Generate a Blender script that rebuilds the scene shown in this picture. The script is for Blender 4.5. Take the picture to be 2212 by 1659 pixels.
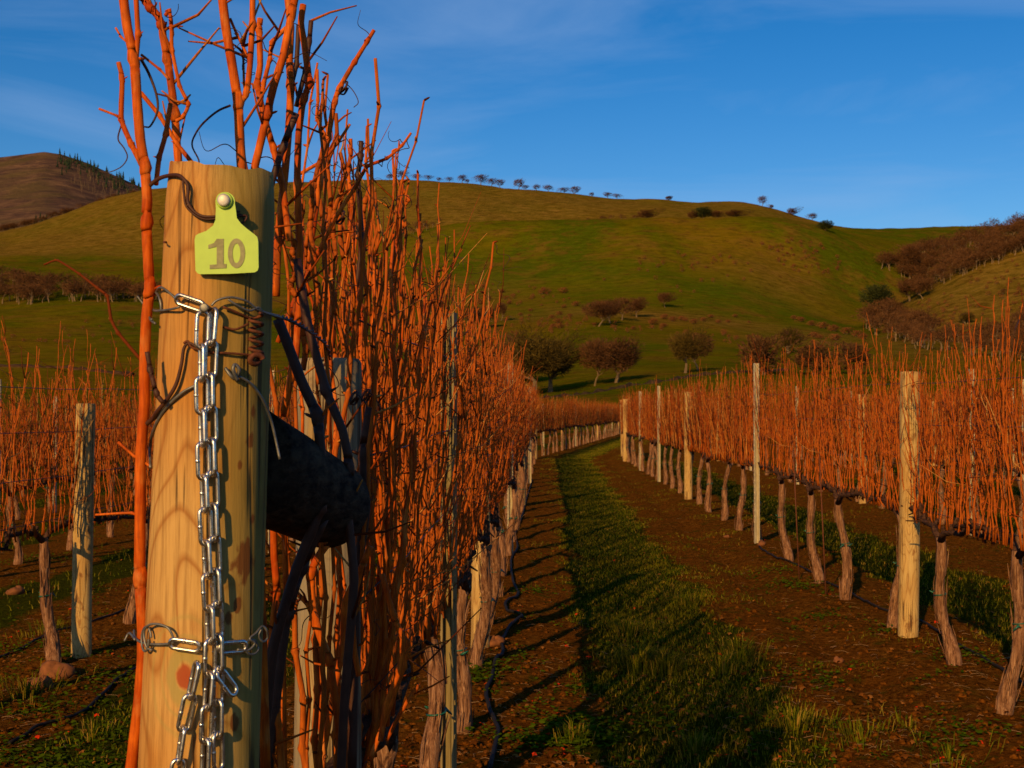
import bpy, math, random
import numpy as np
from mathutils import Vector, Matrix
R = math.radians
sc = bpy.context.scene
for o in list(bpy.data.objects): bpy.data.objects.remove(o)
C = sc.collection

# ------------------------------------------------------------------ camera, sky, sun, exposure
EYE = 1.62; PITCH = R(1.30); F = 2570.0          # F in pixels of a 2212 x 1659 view
cd = bpy.data.cameras.new('camera'); cam = bpy.data.objects.new('camera', cd); C.objects.link(cam)
cam.location = (0, 0, EYE); cam.rotation_euler = (R(90) + PITCH, 0, 0)
cd.sensor_width = 36; cd.lens = F / 2212 * 36; cd.clip_start = 0.05; cd.clip_end = 12000
cd.dof.use_dof = True; cd.dof.focus_distance = 2.7; cd.dof.aperture_fstop = 18
sc.camera = cam
SUN_AZ = R(21); SUN_EL = R(22)
w = bpy.data.worlds.new('World'); sc.world = w; w.use_nodes = True
nt = w.node_tree; N = nt.nodes; L = nt.links
bg = N['Background']; bg.inputs['Strength'].default_value = 0.092
sky = N.new('ShaderNodeTexSky'); sky.sky_type = 'NISHITA'; sky.sun_disc = False
sky.sun_elevation = SUN_EL; sky.sun_rotation = R(180) + SUN_AZ; sky.air_density = 1.0; sky.dust_density = 0.4; sky.ozone_density = 3.0
hs = N.new('ShaderNodeHueSaturation'); hs.inputs['Saturation'].default_value = 1.42; hs.inputs['Value'].default_value = 1.0
L.new(sky.outputs[0], hs.inputs['Color'])
tint = N.new('ShaderNodeMix'); tint.data_type = 'RGBA'; tint.blend_type = 'MULTIPLY'; tint.inputs[0].default_value = 1; tint.inputs[7].default_value = (.85, .93, 1.08, 1); L.new(hs.outputs[0], tint.inputs[6])
tc = N.new('ShaderNodeTexCoord'); mp = N.new('ShaderNodeMapping'); L.new(tc.outputs['Generated'], mp.inputs[0])
mp.inputs['Scale'].default_value = (1.2, 1.2, 6.5); mp.inputs['Rotation'].default_value = (R(4), R(-17), R(20))
cn = N.new('ShaderNodeTexNoise'); cn.inputs['Scale'].default_value = 2.1; cn.inputs['Detail'].default_value = 9; cn.inputs['Roughness'].default_value = .55; cn.inputs['Distortion'].default_value = .7
L.new(mp.outputs[0], cn.inputs['Vector'])
cr = N.new('ShaderNodeValToRGB'); cr.color_ramp.elements[0].position = .48; cr.color_ramp.elements[1].position = .85
cr.color_ramp.elements[0].color = (0, 0, 0, 1); cr.color_ramp.elements[1].color = (.42, .42, .42, 1)
L.new(cn.outputs['Fac'], cr.inputs[0])
cm = N.new('ShaderNodeMix'); cm.data_type = 'RGBA'; cm.inputs[7].default_value = (3.6, 5.2, 8.2, 1)
L.new(cr.outputs[0], cm.inputs[0]); L.new(tint.outputs[2], cm.inputs[6]); L.new(cm.outputs[2], bg.inputs['Color'])
sd = bpy.data.lights.new('sun', 'SUN'); so = bpy.data.objects.new('sun', sd); C.objects.link(so)
sd.energy = 4.7; sd.angle = R(.5); sd.color = (1.0, .60, .19)
sdir = Vector((-math.sin(SUN_AZ) * math.cos(SUN_EL), -math.cos(SUN_AZ) * math.cos(SUN_EL), math.sin(SUN_EL)))
so.rotation_euler = sdir.to_track_quat('Z', 'Y').to_euler()
sc.view_settings.view_transform = 'Standard'; sc.view_settings.look = 'None'; sc.view_settings.exposure = 0.0; sc.view_settings.gamma = 1

# ------------------------------------------------------------------ helpers
rng = random.Random(7); nrg = np.random.default_rng(7)
cp, sp_ = math.cos(PITCH), math.sin(PITCH)
def tanz(y):                                  # slope of the sight line through picture row y
    u = (829.5 - y) / F
    return (u * cp + sp_) / (cp - u * sp_)
def P(x, y, D):                               # picture point at distance D along world Y
    u = (829.5 - y) / F; fw = cp - u * sp_
    return Vector(((x - 1106) / F / fw * D, D, EYE + (u * cp + sp_) / fw * D))
def GP(x, y, z=0.0):                          # picture point on level ground
    D = (z - EYE) / tanz(y); return P(x, y, D)

class MB:
    def __init__(s): s.v = []; s.f = []
    def tube(s, pts, rad, n=6, cap=True):
        pts = [Vector(p) for p in pts]; b = len(s.v); m = len(pts)
        if not hasattr(rad, '__len__'): rad = [rad] * m
        t = (pts[1] - pts[0]).normalized()
        ref = Vector((0, 0, 1)) if abs(t.z) < .9 else Vector((1, 0, 0))
        nx = t.cross(ref).normalized()
        for i, p in enumerate(pts):
            if i == 0: t = pts[1] - pts[0]
            elif i == m - 1: t = pts[-1] - pts[-2]
            else: t = pts[i + 1] - pts[i - 1]
            if t.length < 1e-9: t = Vector((0, 0, 1))
            t = t.normalized(); nx = nx - t * nx.dot(t)
            if nx.length < 1e-6: nx = t.orthogonal()
            nx.normalize(); ny = t.cross(nx)
            for k in range(n):
                a = 2 * math.pi * k / n
                s.v.append(tuple(p + (nx * math.cos(a) + ny * math.sin(a)) * rad[i]))
        for i in range(m - 1):
            for k in range(n):
                a = b + i * n + k; c = b + i * n + (k + 1) % n
                s.f.append((a, c, c + n, a + n))
        if cap:
            s.f.append(tuple(b + k for k in range(n))[::-1]); s.f.append(tuple(b + (m - 1) * n + k for k in range(n)))
    def box(s, c, h, rot=None):
        b = len(s.v)
        for x in (-1, 1):
            for y in (-1, 1):
                for z in (-1, 1):
                    p = Vector((x * h[0], y * h[1], z * h[2]))
                    if rot is not None: p = rot @ p
                    s.v.append(tuple(Vector(c) + p))
        for f in ((0, 1, 3, 2), (4, 6, 7, 5), (0, 4, 5, 1), (2, 3, 7, 6), (0, 2, 6, 4), (1, 5, 7, 3)):
            s.f.append(tuple(b + i for i in f))
    def prism(s, poly, fr, bk):               # poly: list of 2-D points; fr/bk map them to 3-D
        b = len(s.v); n = len(poly)
        s.v += [tuple(fr(p)) for p in poly] + [tuple(bk(p)) for p in poly]
        s.f.append(tuple(range(b, b + n))); s.f.append(tuple(range(b + 2 * n - 1, b + n - 1, -1)))
        for i in range(n): j = (i + 1) % n; s.f.append((b + j, b + i, b + n + i, b + n + j))
    def build(s, name, mat, parent=None, smooth=True):
        me = bpy.data.meshes.new(name); me.from_pydata(s.v, [], s.f); me.materials.append(mat)
        if smooth: me.polygons.foreach_set('use_smooth', [True] * len(me.polygons))
        o = bpy.data.objects.new(name, me); C.objects.link(o)
        if parent is not None: o.parent = parent
        return o
def tag(o, label=None, cat=None, group=None, kind=None):
    if label: o['label'] = label
    if cat: o['category'] = cat
    if group: o['group'] = group
    if kind: o['kind'] = kind
    return o
def empty(name, loc=(0, 0, 0), rz=0):
    o = bpy.data.objects.new(name, None); C.objects.link(o); o.location = loc; o.rotation_euler = (0, 0, rz)
    o.empty_display_size = .05; return o
def dup(root):
    r = root.copy(); C.objects.link(r)
    for ch in root.children:
        c = ch.copy(); C.objects.link(c); c.parent = r
        for g in ch.children:
            d = g.copy(); C.objects.link(d); d.parent = c
    return r
ORD = ['first', 'second', 'third', 'fourth', 'fifth', 'sixth', 'seventh', 'eighth', 'ninth', 'tenth', 'eleventh', 'twelfth', 'thirteenth', 'fourteenth', 'fifteenth', 'sixteenth', 'seventeenth', 'eighteenth', 'nineteenth', 'twentieth']
_T = ['', '', 'twenty', 'thirty', 'forty']; _O = ORD[:9]
ORD += [_T[t] + '-' + _O[i] if i >= 0 else ['', '', '', 'thirtieth', 'fortieth'][t] for t in (2, 3, 4) for i in range(-1, 9) if not (t == 2 and i < 0)]
def catmull(pts, k=4):
    pts = [Vector(p) for p in pts]; q = [pts[0] * 2 - pts[1]] + pts + [pts[-1] * 2 - pts[-2]]; out = []
    for i in range(1, len(q) - 2):
        a, b, c, d = q[i - 1:i + 3]
        for j in range(k):
            t = j / k
            out.append(.5 * ((2 * b) + (c - a) * t + (2 * a - 5 * b + 4 * c - d) * t * t + (3 * b - a - 3 * c + d) * t ** 3))
    out.append(pts[-1]); return out

# ------------------------------------------------------------------ materials
class Mat:
    def __init__(s, name, rough=.8, spec=.3, metal=0.0):
        s.m = bpy.data.materials.new(name); s.m.use_nodes = True; s.n = s.m.node_tree.nodes; s.l = s.m.node_tree.links
        s.b = s.n['Principled BSDF']; s.b.inputs['Roughness'].default_value = rough
        s.b.inputs['Specular IOR Level'].default_value = spec; s.b.inputs['Metallic'].default_value = metal
    def coord(s, kind='Object', scale=(1, 1, 1), rot=(0, 0, 0)):
        t = s.n.new('ShaderNodeTexCoord'); m = s.n.new('ShaderNodeMapping'); s.l.new(t.outputs[kind], m.inputs[0])
        m.inputs['Scale'].default_value = scale; m.inputs['Rotation'].default_value = rot; return m.outputs[0]
    def noise(s, vec, scale, det=5, rough=.55, dist=0):
        x = s.n.new('ShaderNodeTexNoise'); x.inputs['Scale'].default_value = scale; x.inputs['Detail'].default_value = det
        x.inputs['Roughness'].default_value = rough; x.inputs['Distortion'].default_value = dist; s.l.new(vec, x.inputs['Vector']); return x.outputs['Fac']
    def ramp(s, fac, stops, interp='LINEAR'):
        r = s.n.new('ShaderNodeValToRGB'); r.color_ramp.interpolation = interp; e = r.color_ramp.elements
        while len(e) < len(stops): e.new(.5)
        for i, (p, c) in enumerate(stops):
            e[i].position = p; e[i].color = (c, c, c, 1) if not hasattr(c, '__len__') else (*c, 1)
        s.l.new(fac, r.inputs[0]); return r.outputs[0]
    def mix(s, fac, a, b, mode='MIX'):
        x = s.n.new('ShaderNodeMix'); x.data_type = 'RGBA'; x.blend_type = mode
        for i, v in ((0, fac), (6, a), (7, b)):
            if isinstance(v, (int, float)): x.inputs[i].default_value = v
            elif hasattr(v, '__len__'): x.inputs[i].default_value = (*v, 1)
            else: s.l.new(v, x.inputs[i])
        return x.outputs[2]
    def math(s, op, a, b=0.0):
        x = s.n.new('ShaderNodeMath'); x.operation = op
        for i, v in ((0, a), (1, b)):
            if isinstance(v, (int, float)): x.inputs[i].default_value = v
            else: s.l.new(v, x.inputs[i])
        return x.outputs[0]
    def island(s): return s.n.new('ShaderNodeNewGeometry').outputs['Random Per Island']
    def objrand(s): return s.n.new('ShaderNodeObjectInfo').outputs['Random']
    def col(s, c):
        if hasattr(c, '__len__'): s.b.inputs['Base Color'].default_value = (*c, 1)
        else: s.l.new(c, s.b.inputs['Base Color'])
        return s
    def bump(s, h, strength=.5, dist=.01):
        b = s.n.new('ShaderNodeBump'); b.inputs['Strength'].default_value = strength; b.inputs['Distance'].default_value = dist
        s.l.new(h, b.inputs['Height']); s.l.new(b.outputs[0], s.b.inputs['Normal']); return s

def plain(name, c, rough=.7, spec=.3, metal=0.0, var=.25, scale=40):
    m = Mat(name, rough, spec, metal); n = m.noise(m.coord(), scale, 4)
    m.col(m.mix(m.ramp(n, [(.3, 0.0), (.7, 1.0)]), tuple(x * (1 - var) for x in c), tuple(min(1, x * (1 + var)) for x in c))); m.bump(n, .15, .002)
    return m.m

# canes: smooth glossy orange-brown bark, each its own tint
m = Mat('cane_bark', .6, .05); v = m.coord('Object', (1, 1, .12)); n1 = m.noise(v, 260, 4); n2 = m.noise(m.coord(), 9, 3)
c = m.ramp(m.island(), [(0, (.035, .010, .004)), (.16, (.13, .024, .003)), (.35, (.34, .058, .005)), (.65, (.46, .108, .010)), (.88, (.52, .175, .022)), (1, (.55, .30, .085))])
c = m.mix(m.ramp(n1, [(.35, .55), (.62, 0.0)]), c, (.14, .028, .007))
c = m.mix(m.ramp(n2, [(.52, 0.0), (.75, .6)]), c, (.15, .03, .008)); m.col(c).bump(n1, .25, .001); CANE = m.m
m = Mat('near_cane_bark', .5, .06); v = m.coord('Object', (1, 1, .1)); n1 = m.noise(v, 330, 5); n2 = m.noise(m.coord(), 14, 4)
c = m.ramp(n2, [(.35, (.38, .050, .003)), (.65, (.66, .145, .010))])
c = m.mix(m.ramp(n1, [(.4, .5), (.6, 0.0)]), c, (.20, .026, .004)); n3 = m.noise(m.coord('Object', (1, 1, .4)), 26, 5, .6); c = m.mix(m.ramp(n3, [(.56, 0.0), (.68, .75)]), c, (.13, .030, .006)); c = m.mix(m.ramp(n3, [(.30, .55), (.42, 0.0)]), c, (.62, .26, .06)); m.col(c).bump(n1, .3, .0008); NEARCANE = m.m
DARKCANE = plain('dry_tendril_and_shaded_cane', (.055, .018, .008), .6, .3)  # tendril brown, also painted as shade on the canes by the brace
m = Mat('vine_bark', .9, .15); v = m.coord('Object', (1, 1, .07)); n1 = m.noise(v, 95, 6, .65, .6)
c = m.ramp(n1, [(.34, (.035, .015, .007)), (.5, (.22, .10, .046)), (.68, (.44, .25, .13))]); c = m.mix(m.ramp(m.noise(m.coord(), 6, 3), [(.4, 0.0), (.7, .5)]), c, (.12, .045, .02))
m.col(c).bump(n1, 1.0, .012); BARK = m.m
m = Mat('cordon_bark', .9, .1); v = m.coord('Object', (1, .2, 1)); n1 = m.noise(v, 80, 6, .65)
m.col(m.ramp(n1, [(.35, (.02, .009, .005)), (.65, (.11, .05, .026))])).bump(n1, 1, .01); CORDON = m.m
TIE = plain('green_tie_tape', (.006, .085, .05), .4, .4)
HOSE = plain('black_hose', (.014, .011, .009), .7, .12)
STONE = plain('reddish_stone', (.17, .060, .018), .9, .2, 0, .35, 25)
RUST = plain('rusty_iron', (.12, .035, .012), .75, .3, .2, .5, 120)
m = Mat('galvanised_steel', .6, .2, .0); n1 = m.noise(m.coord('Object', (1, 1, .15)), 60, 4)
m.col(m.ramp(n1, [(.3, (.30, .24, .14)), (.7, (.50, .42, .27))])); m.bump(n1, .1, .002); STEEL = m.m
m = Mat('bronze_steel', .45, .25, .0); n1 = m.noise(m.coord('Object', (1, 1, .1)), 60, 4)
m.col(m.ramp(n1, [(.3, (.13, .095, .035)), (.7, (.24, .18, .075))])); m.bump(n1, .1, .002); DULLSTEEL = m.m
m = Mat('chain_zinc', .3, .6, 1.0); n1 = m.noise(m.coord(), 130, 5); m.col(m.ramp(n1, [(.35, (.46, .43, .38)), (.68, (.76, .74, .70))]))
m.l.new(m.ramp(n1, [(.3, .46), (.7, .2)]), m.b.inputs['Roughness']); m.bump(n1, .15, .001); ZINC = m.m
WIRE = plain('old_grey_wire', (.16, .155, .14), .5, .5, .6, .35, 90)
BLACKWIRE = plain('dark_wire', (.035, .03, .028), .5, .4, .4)
m = Mat('tag_plastic', .5, .35); n1 = m.noise(m.coord(), 60, 5); m.col(m.mix(m.ramp(n1, [(.4, 0.0), (.7, .45)]), (.37, .56, .075), (.29, .45, .06))).bump(m.noise(m.coord(), 900, 2), .12, .0005); TAGM = m.m
TAGTXT = plain('faded_print', (.26, .25, .13), .8, .1, 0, .2, 150)
RIVET = plain('rivet_metal', (.55, .52, .46), .5, .5, .3)

def wood(name, light, mid, dark, scale=1.0, grey=0.0, knots=None, green=0.0, offs=0.0, stains=None):
    m = Mat(name, .78, .2)
    v = m.coord('Object', (1, 1, .16)); v2 = m.coord('Object', (1, 1, .45)); va = m.coord()
    big = m.noise(v2, 7 * scale, 3, .5, .4)
    cn_ = m.noise(m.coord('Object', (1, 1, .30)), 6.0 * scale, 2, .4, .25); fr_ = m.math('FRACT', m.math('ADD', m.math('MULTIPLY', cn_, 19.0), offs))
    ring = m.ramp(fr_, [(0, 0.0), (.40, .0), (.58, 1.0), (.66, .25), (.80, 0.0)])
    wv = m.n.new('ShaderNodeTexWave'); wv.wave_type = 'RINGS'; wv.rings_direction = 'X'; m.l.new(v2, wv.inputs['Vector'])
    wv.inputs['Scale'].default_value = 3.2 * scale; wv.inputs['Distortion'].default_value = 9; wv.inputs['Detail'].default_value = 2.5; wv.inputs['Detail Scale'].default_value = .9
    wv.inputs['Phase Offset'].default_value = offs
    fine = m.noise(m.coord('Object', (1, 1, .03)), 210 * scale, 6, .7)
    c = m.mix(m.ramp(big, [(.35, 0.0), (.65, 1.0)]), light, mid)
    c = m.mix(m.math('MULTIPLY', ring, .8), c, tuple(x * .6 + y * .4 for x, y in zip(dark, mid)))
    c = m.mix(m.ramp(fine, [(.36, .5), (.55, 0.0)]), c, tuple(x * .35 for x in mid))
    # blotchy resin and water stains
    st = m.ramp(m.noise(m.coord('Object', (1, 1, .5)), 11 * scale, 4, .6, .3), [(.59, 0.0), (.64, .8)]); c = m.mix(st, c, dark)
    if green:
        sx_ = m.n.new('ShaderNodeSeparateXYZ'); m.l.new(va, sx_.inputs[0]); gx = m.math('ADD', m.math('MULTIPLY', m.math('ADD', sx_.outputs[0], .395), 11.0), m.noise(m.coord('Object', (1, 1, .3)), 9, 3, .5))
        c = m.mix(m.ramp(gx, [(.45, 0.0), (1.0, green)]), c, (.20, .16, .03))
    if grey: c = m.mix(m.ramp(m.noise(v, 16, 4), [(.4, 0.0), (.62, grey)]), c, (.20, .18, .14))
    for (kx, ky, kz, kr) in (stains or []):
        g = m.n.new('ShaderNodeVectorMath'); g.operation = 'SUBTRACT'; m.l.new(va, g.inputs[0]); g.inputs[1].default_value = (kx, ky, kz)
        sc_ = m.n.new('ShaderNodeVectorMath'); sc_.operation = 'MULTIPLY'; m.l.new(g.outputs[0], sc_.inputs[0]); sc_.inputs[1].default_value = (1.2, 1, .7)
        ln = m.n.new('ShaderNodeVectorMath'); ln.operation = 'LENGTH'; m.l.new(sc_.outputs[0], ln.inputs[0])
        d = m.math('ADD', ln.outputs['Value'], m.math('MULTIPLY', m.math('SUBTRACT', m.noise(m.coord('Object', (1, 1, .5)), 60, 4), .5), kr * 2.6))
        c = m.mix(m.ramp(m.math('DIVIDE', d, kr), [(.6, .85), (.85, .0)]), c, (.13, .035, .006))
    # drying cracks
    sx = m.noise(m.coord('Object', (1, 1, .018)), 38 * scale, 2, .4)
    ck = m.ramp(sx, [(.470, 0.0), (.492, 1.0), (.508, 1.0), (.530, 0.0)]); brk = m.ramp(m.noise(v2, 9, 2), [(.46, 0.0), (.54, 1.0)]); ck = m.math('MULTIPLY', ck, brk)
    c = m.mix(m.math('MULTIPLY', ck, .8), c, (.05, .025, .01))
    for (kx, ky, kz, kr) in (knots or []):     # knot: red heart with pale and dark rings round it
        g = m.n.new('ShaderNodeVectorMath'); g.operation = 'SUBTRACT'; m.l.new(va, g.inputs[0]); g.inputs[1].default_value = (kx, ky, kz)
        sc_ = m.n.new('ShaderNodeVectorMath'); sc_.operation = 'MULTIPLY'; m.l.new(g.outputs[0], sc_.inputs[0]); sc_.inputs[1].default_value = (1, 1, .62)
        ln = m.n.new('ShaderNodeVectorMath'); ln.operation = 'LENGTH'; m.l.new(sc_.outputs[0], ln.inputs[0])
        d = m.math('ADD', ln.outputs['Value'], m.math('MULTIPLY', m.math('SUBTRACT', m.noise(va, 40, 3), .5), kr * .7))
        c = m.mix(m.ramp(m.math('DIVIDE', d, kr * 5), [(.0, 1.0), (.17, .95), (.23, 0.0)]), c, (.30, .06, .016))
        c = m.mix(m.ramp(m.math('DIVIDE', d, kr * 5), [(.2, 0.0), (.26, .8), (.42, .7), (.5, 0.0), (.56, .0), (.61, .5), (.66, 0.0), (.83, 0.0), (.9, .45), (.97, 0.0)]), c, (.30, .24, .07))
    m.col(c)
    h = m.math('SUBTRACT', m.math('MULTIPLY', fine, .25), ck); m.bump(h, .9, .004)
    return m.m
AX_TOP = P(480, 372, 1.6); AX_LOW = P(430, 1659, 1.6)
def ax10(z):
    t = (z - AX_TOP.z) / (AX_LOW.z - AX_TOP.z); return AX_TOP.x + (AX_LOW.x - AX_TOP.x) * t
def r10(z):
    t = (AX_TOP.z - z) / .8; return .0712 + .0072 * min(1.6, max(0, t))
def S(px, py, off=0.0):                        # point on the face of the tagged post
    D = 1.53
    for _ in range(6):
        p = P(px, py, D); r = r10(p.z); dx = max(-r, min(r, p.x - ax10(p.z))); D = 1.6 - math.sqrt(max(0, r * r - dx * dx))
    p = P(px, py, D); n = Vector((p.x - ax10(p.z), p.y - 1.6, 0)); n = n.normalized() if n.length > 1e-6 else Vector((0, -1, 0))
    return p + n * off
k1 = S(398, 1462); k2 = S(500, 1290)
WOOD10 = wood('post_wood_near', (.50, .30, .095), (.44, .19, .035), (.18, .045, .006), 1.0, 0, [(k1.x, k1.y, k1.z, .0105)], .7, 0, [(*S(a_, b_), r_) for a_, b_, r_ in ((525, 1215, .022), (492, 1335, .009), (512, 1308, .008), (540, 955, .010), (546, 890, .009), (505, 1560, .009), (545, 1120, .007), (520, 1005, .006))])
WOOD = wood('post_wood', (.52, .35, .125), (.44, .25, .07), (.20, .08, .02), 1.0)
WOODG = wood('weathered_post_wood', (.38, .28, .13), (.32, .20, .075), (.14, .08, .035), 1.2, .7)
m = Mat('shade_dark_log', .95, .08); n1 = m.noise(m.coord('Object', (1, .25, 1)), 60, 6, .7); n2 = m.noise(m.coord(), 14, 4)  # brace log: the shade it lies in is put into a near-black colour
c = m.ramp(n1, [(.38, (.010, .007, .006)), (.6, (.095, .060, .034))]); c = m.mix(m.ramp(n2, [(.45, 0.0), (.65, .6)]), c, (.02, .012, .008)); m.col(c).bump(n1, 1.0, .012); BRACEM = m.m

# ------------------------------------------------------------------ rows
ROWU = {0: -.44, 1: 2.535, 2: 5.45, 3: 8.4, 4: 11.35, 5: 14.3, -1: -3.25, -2: -6.1, -3: -9.1, -4: -12.1}
def rowx(u, Y): return u + .03 * Y if Y < 40 else u + 1.2 + .158 * (Y - 40)
def uof(x, y): return x - np.where(y < 40, .03 * y, 1.2 + .158 * (y - 40))
def gzl(x, y): return -0.035 * np.clip(-(x + .5), 0, 14) * np.clip((70 - y) / 30, 0, 1)     # land falls gently to the left

def fbm(x, y, seed=0, oct=4, sc_=1.0):
    r = np.random.default_rng(seed); out = np.zeros_like(x, dtype=float); a = 1.0; f = sc_; tot = 0
    for o in range(oct):
        for k in range(3):
            th = r.uniform(0, 6.28); ph = r.uniform(0, 6.28); q = r.uniform(.7, 1.4)
            ph2 = np.sin((x * math.sin(th) - y * math.cos(th)) * f * .61 * q + r.uniform(0, 6.28)) * 1.3
            out += a * np.sin((x * math.cos(th) + y * math.sin(th)) * f * q + ph + ph2) / 3
        tot += a; a *= .5; f *= 2.1
    return out / tot
us = sorted(ROWU.values())
def rowdist(u): return np.min(np.abs(np.stack([u - a for a in us])), axis=0)
def gheight(x, y):
    u = uof(x, y); d = rowdist(u)
    z = gzl(x, y) + .05 * np.exp(-(d / .45) ** 2) - .02
    z = z - .045 * np.exp(-((u - 1.95) / .13) ** 2) * (1 + .8 * fbm(x, y, 13, 3, 3.0)) + .02 * np.exp(-((u - 1.7) / .1) ** 2)
    z = z + .034 * fbm(x, y, 3, 4, 2.2) + .020 * fbm(x, y, 9, 3, 14.0) * np.exp(-(d / 1.0) ** 2)
    return z
def gh(x, y): return float(gheight(np.array([x], float), np.array([y], float))[0])
def grassmask(x, y):
    u = uof(x, y); best = np.zeros_like(u)
    for i in range(len(us) - 1):
        a, b = us[i], us[i + 1]; lo = a + .55; hi = b - 1.0
        e = .34 * fbm(x, y, 21, 4, 3.1)
        mk = np.clip((u - lo + e) / .3, 0, 1) * np.clip((hi - u + e) / .35, 0, 1); best = np.maximum(best, mk)
    out = (u < us[0] - .5) | (u > us[-1] + .5) | (y > 96)
    return np.where(out, 1.0, best)

# ground material
m = Mat('vineyard_ground', 1.0, .0); va = m.coord()
att = m.n.new('ShaderNodeAttribute'); att.attribute_name = 'grass'
nb = m.noise(va, 2.5, 6, .6); nf = m.noise(va, 24, 8, .75); nm = m.noise(va, 6, 5, .6)
soil = m.ramp(nf, [(.34, (.020, .006, .0008)), (.5, (.15, .054, .0055)), (.68, (.36, .145, .020))])
soil = m.mix(m.ramp(nb, [(.4, 0.0), (.65, .6)]), soil, (.16, .050, .005))
weed = m.ramp(nm, [(.56, 0.0), (.66, .75)]); soil = m.mix(weed, soil, (.045, .050, .004))
grs = m.ramp(nf, [(.3, (.014, .018, .001)), (.6, (.060, .062, .004)), (.8, (.11, .085, .008))])
mask = m.math('ADD', att.outputs['Fac'], m.math('MULTIPLY', m.math('SUBTRACT', nm, .5), .9))
m.col(m.mix(m.ramp(mask, [(.35, 0.0), (.62, 1.0)]), soil, grs)); m.bump(m.math('ADD', nf, m.math('MULTIPLY', m.noise(va, 8, 5, .7), 1.6)), 1.0, .07); GROUND = m.m

def grid_obj(name, X, Y, Z, mat, attr=None):
    ny, nx = X.shape; v = np.stack([X, Y, Z], -1).reshape(-1, 3)
    i = np.arange(ny * nx).reshape(ny, nx); f = np.stack([i[:-1, :-1], i[:-1, 1:], i[1:, 1:], i[1:, :-1]], -1).reshape(-1, 4)
    me = bpy.data.meshes.new(name); me.from_pydata(v.tolist(), [], f.tolist()); me.materials.append(mat)
    me.polygons.foreach_set('use_smooth', [True] * len(me.polygons))
    if attr is not None:
        for k, a in attr.items():
            t = me.attributes.new(k, 'FLOAT', 'POINT'); t.data.foreach_set('value', a.reshape(-1).astype(np.float32))
    o = bpy.data.objects.new(name, me); C.objects.link(o); return o
xs = np.concatenate([[-4000, -1500, -600, -250, -120, -70, -45, -32, -24], np.arange(-19, -6, .4), np.arange(-6, 9, .09), np.arange(9, 26, .4), [30, 38, 50, 75, 120, 250, 600, 1500, 4000]])
ys = np.concatenate([[-1500, -400, -120, -40, -15, -5, -1, 0, .5, 1, 1.5, 2, 2.5, 3], np.arange(3.3, 12, .07), np.arange(12, 24, .14), np.arange(24, 48, .35), np.arange(48, 120, 1.5), [130, 160, 250, 600, 1500, 4000]])
GX, GY = np.meshgrid(xs, ys); GZ = gheight(GX, GY)
far = (np.abs(GX) > 26) | (GY < 0) | (GY > 96); GZ = np.where(far, gzl(GX, GY) - .03, GZ); GZ = np.where(GY > 101, -3.0, GZ)
tag(grid_obj('ground', GX, GY, GZ, GROUND, {'grass': grassmask(GX, GY)}), 'brown soil with grass alleys between the vine rows', 'ground', kind='structure')

# ------------------------------------------------------------------ hills
XP = np.array([-2500, -400, 0, 60, 150, 250, 330, 500, 700, 850, 930, 1000, 1100, 1200, 1300, 1400, 1500, 1600, 1680, 1760, 1850, 1900, 1950, 2000, 2050, 2100, 2150, 2212, 2400, 2800, 4600], float)
def yl(d): k = sorted(d); return np.interp(XP, k, [d[i] for i in k])
LINES = [
    (95, yl({0: 938})),
    (125, yl({0: 892, 1150: 892, 2212: 892})),
    (165, yl({0: 858, 1150: 866, 1400: 852, 2212: 850})),
    (195, yl({0: 830, 1150: 856, 1400: 822, 1600: 806, 2212: 810})),
    (260, yl({0: 770, 700: 780, 1150: 805, 1400: 785, 1800: 790, 2212: 800})),
    (330, yl({0: 715, 500: 725, 1000: 750, 1300: 745, 1800: 760, 2212: 770})),
    (420, yl({0: 668, 150: 658, 300: 652, 500: 668, 850: 690, 1050: 705, 1300: 693, 1500: 715, 1700: 742, 1900: 745, 2212: 715, 2400: 700})),
    (480, yl({0: 672, 150: 662, 300: 656, 500: 668, 850: 672, 1050: 680, 1300: 668, 1500: 680, 1700: 712, 1900: 725, 2050: 665, 2212: 625, 2400: 580})),
    (560, yl({0: 610, 300: 625, 500: 640, 850: 630, 1050: 635, 1400: 610, 1600: 630, 1750: 670, 1850: 690, 1950: 652, 2050: 592, 2130: 540, 2212: 492, 2400: 420, 2800: 380})),
    (625, yl({0: 570, 300: 590, 700: 580, 1050: 570, 1400: 545, 1600: 560, 1750: 600, 1850: 640, 1950: 668, 2050: 640, 2130: 570, 2212: 505, 2400: 430, 2800: 390})),
    (700, yl({0: 565, 300: 575, 700: 545, 850: 515, 930: 493, 1000: 482, 1200: 474, 1400: 471, 1600: 468, 1680: 470, 1760: 488, 1850: 525, 1900: 550, 2000: 590, 2212: 560})),
    (780, yl({0: 550, 300: 535, 700: 530, 850: 520, 930: 503, 1000: 500, 1200: 496, 1400: 492, 1600: 484, 1680: 482, 1760: 494, 1850: 512, 2000: 540, 2212: 540})),
    (900, yl({0: 520, 150: 490, 250: 465, 330: 450, 600: 436, 850: 432, 1000: 432, 1200: 440, 1400: 452, 1600: 460, 1700: 478, 1760: 493, 1850: 500, 2000: 512, 2212: 515})),
    (1010, yl({-400: 600, 0: 505, 60: 490, 150: 460, 250: 430, 330: 412, 600: 396, 850: 391, 1000: 397, 1100: 406, 1250: 419, 1340: 430, 1600: 441, 1700: 459, 1760: 476, 1800: 489, 1850: 495, 2000: 494, 2212: 492})),
    (1250, yl({0: 560, 850: 440, 1340: 480, 2212: 560})),
    (1700, yl({0: 700, 2212: 700})),
]
DS = np.array([l[0] for l in LINES], float); ZL = np.array([[EYE + tanz(y) * d for y in yy] for d, yy in LINES])
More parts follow.
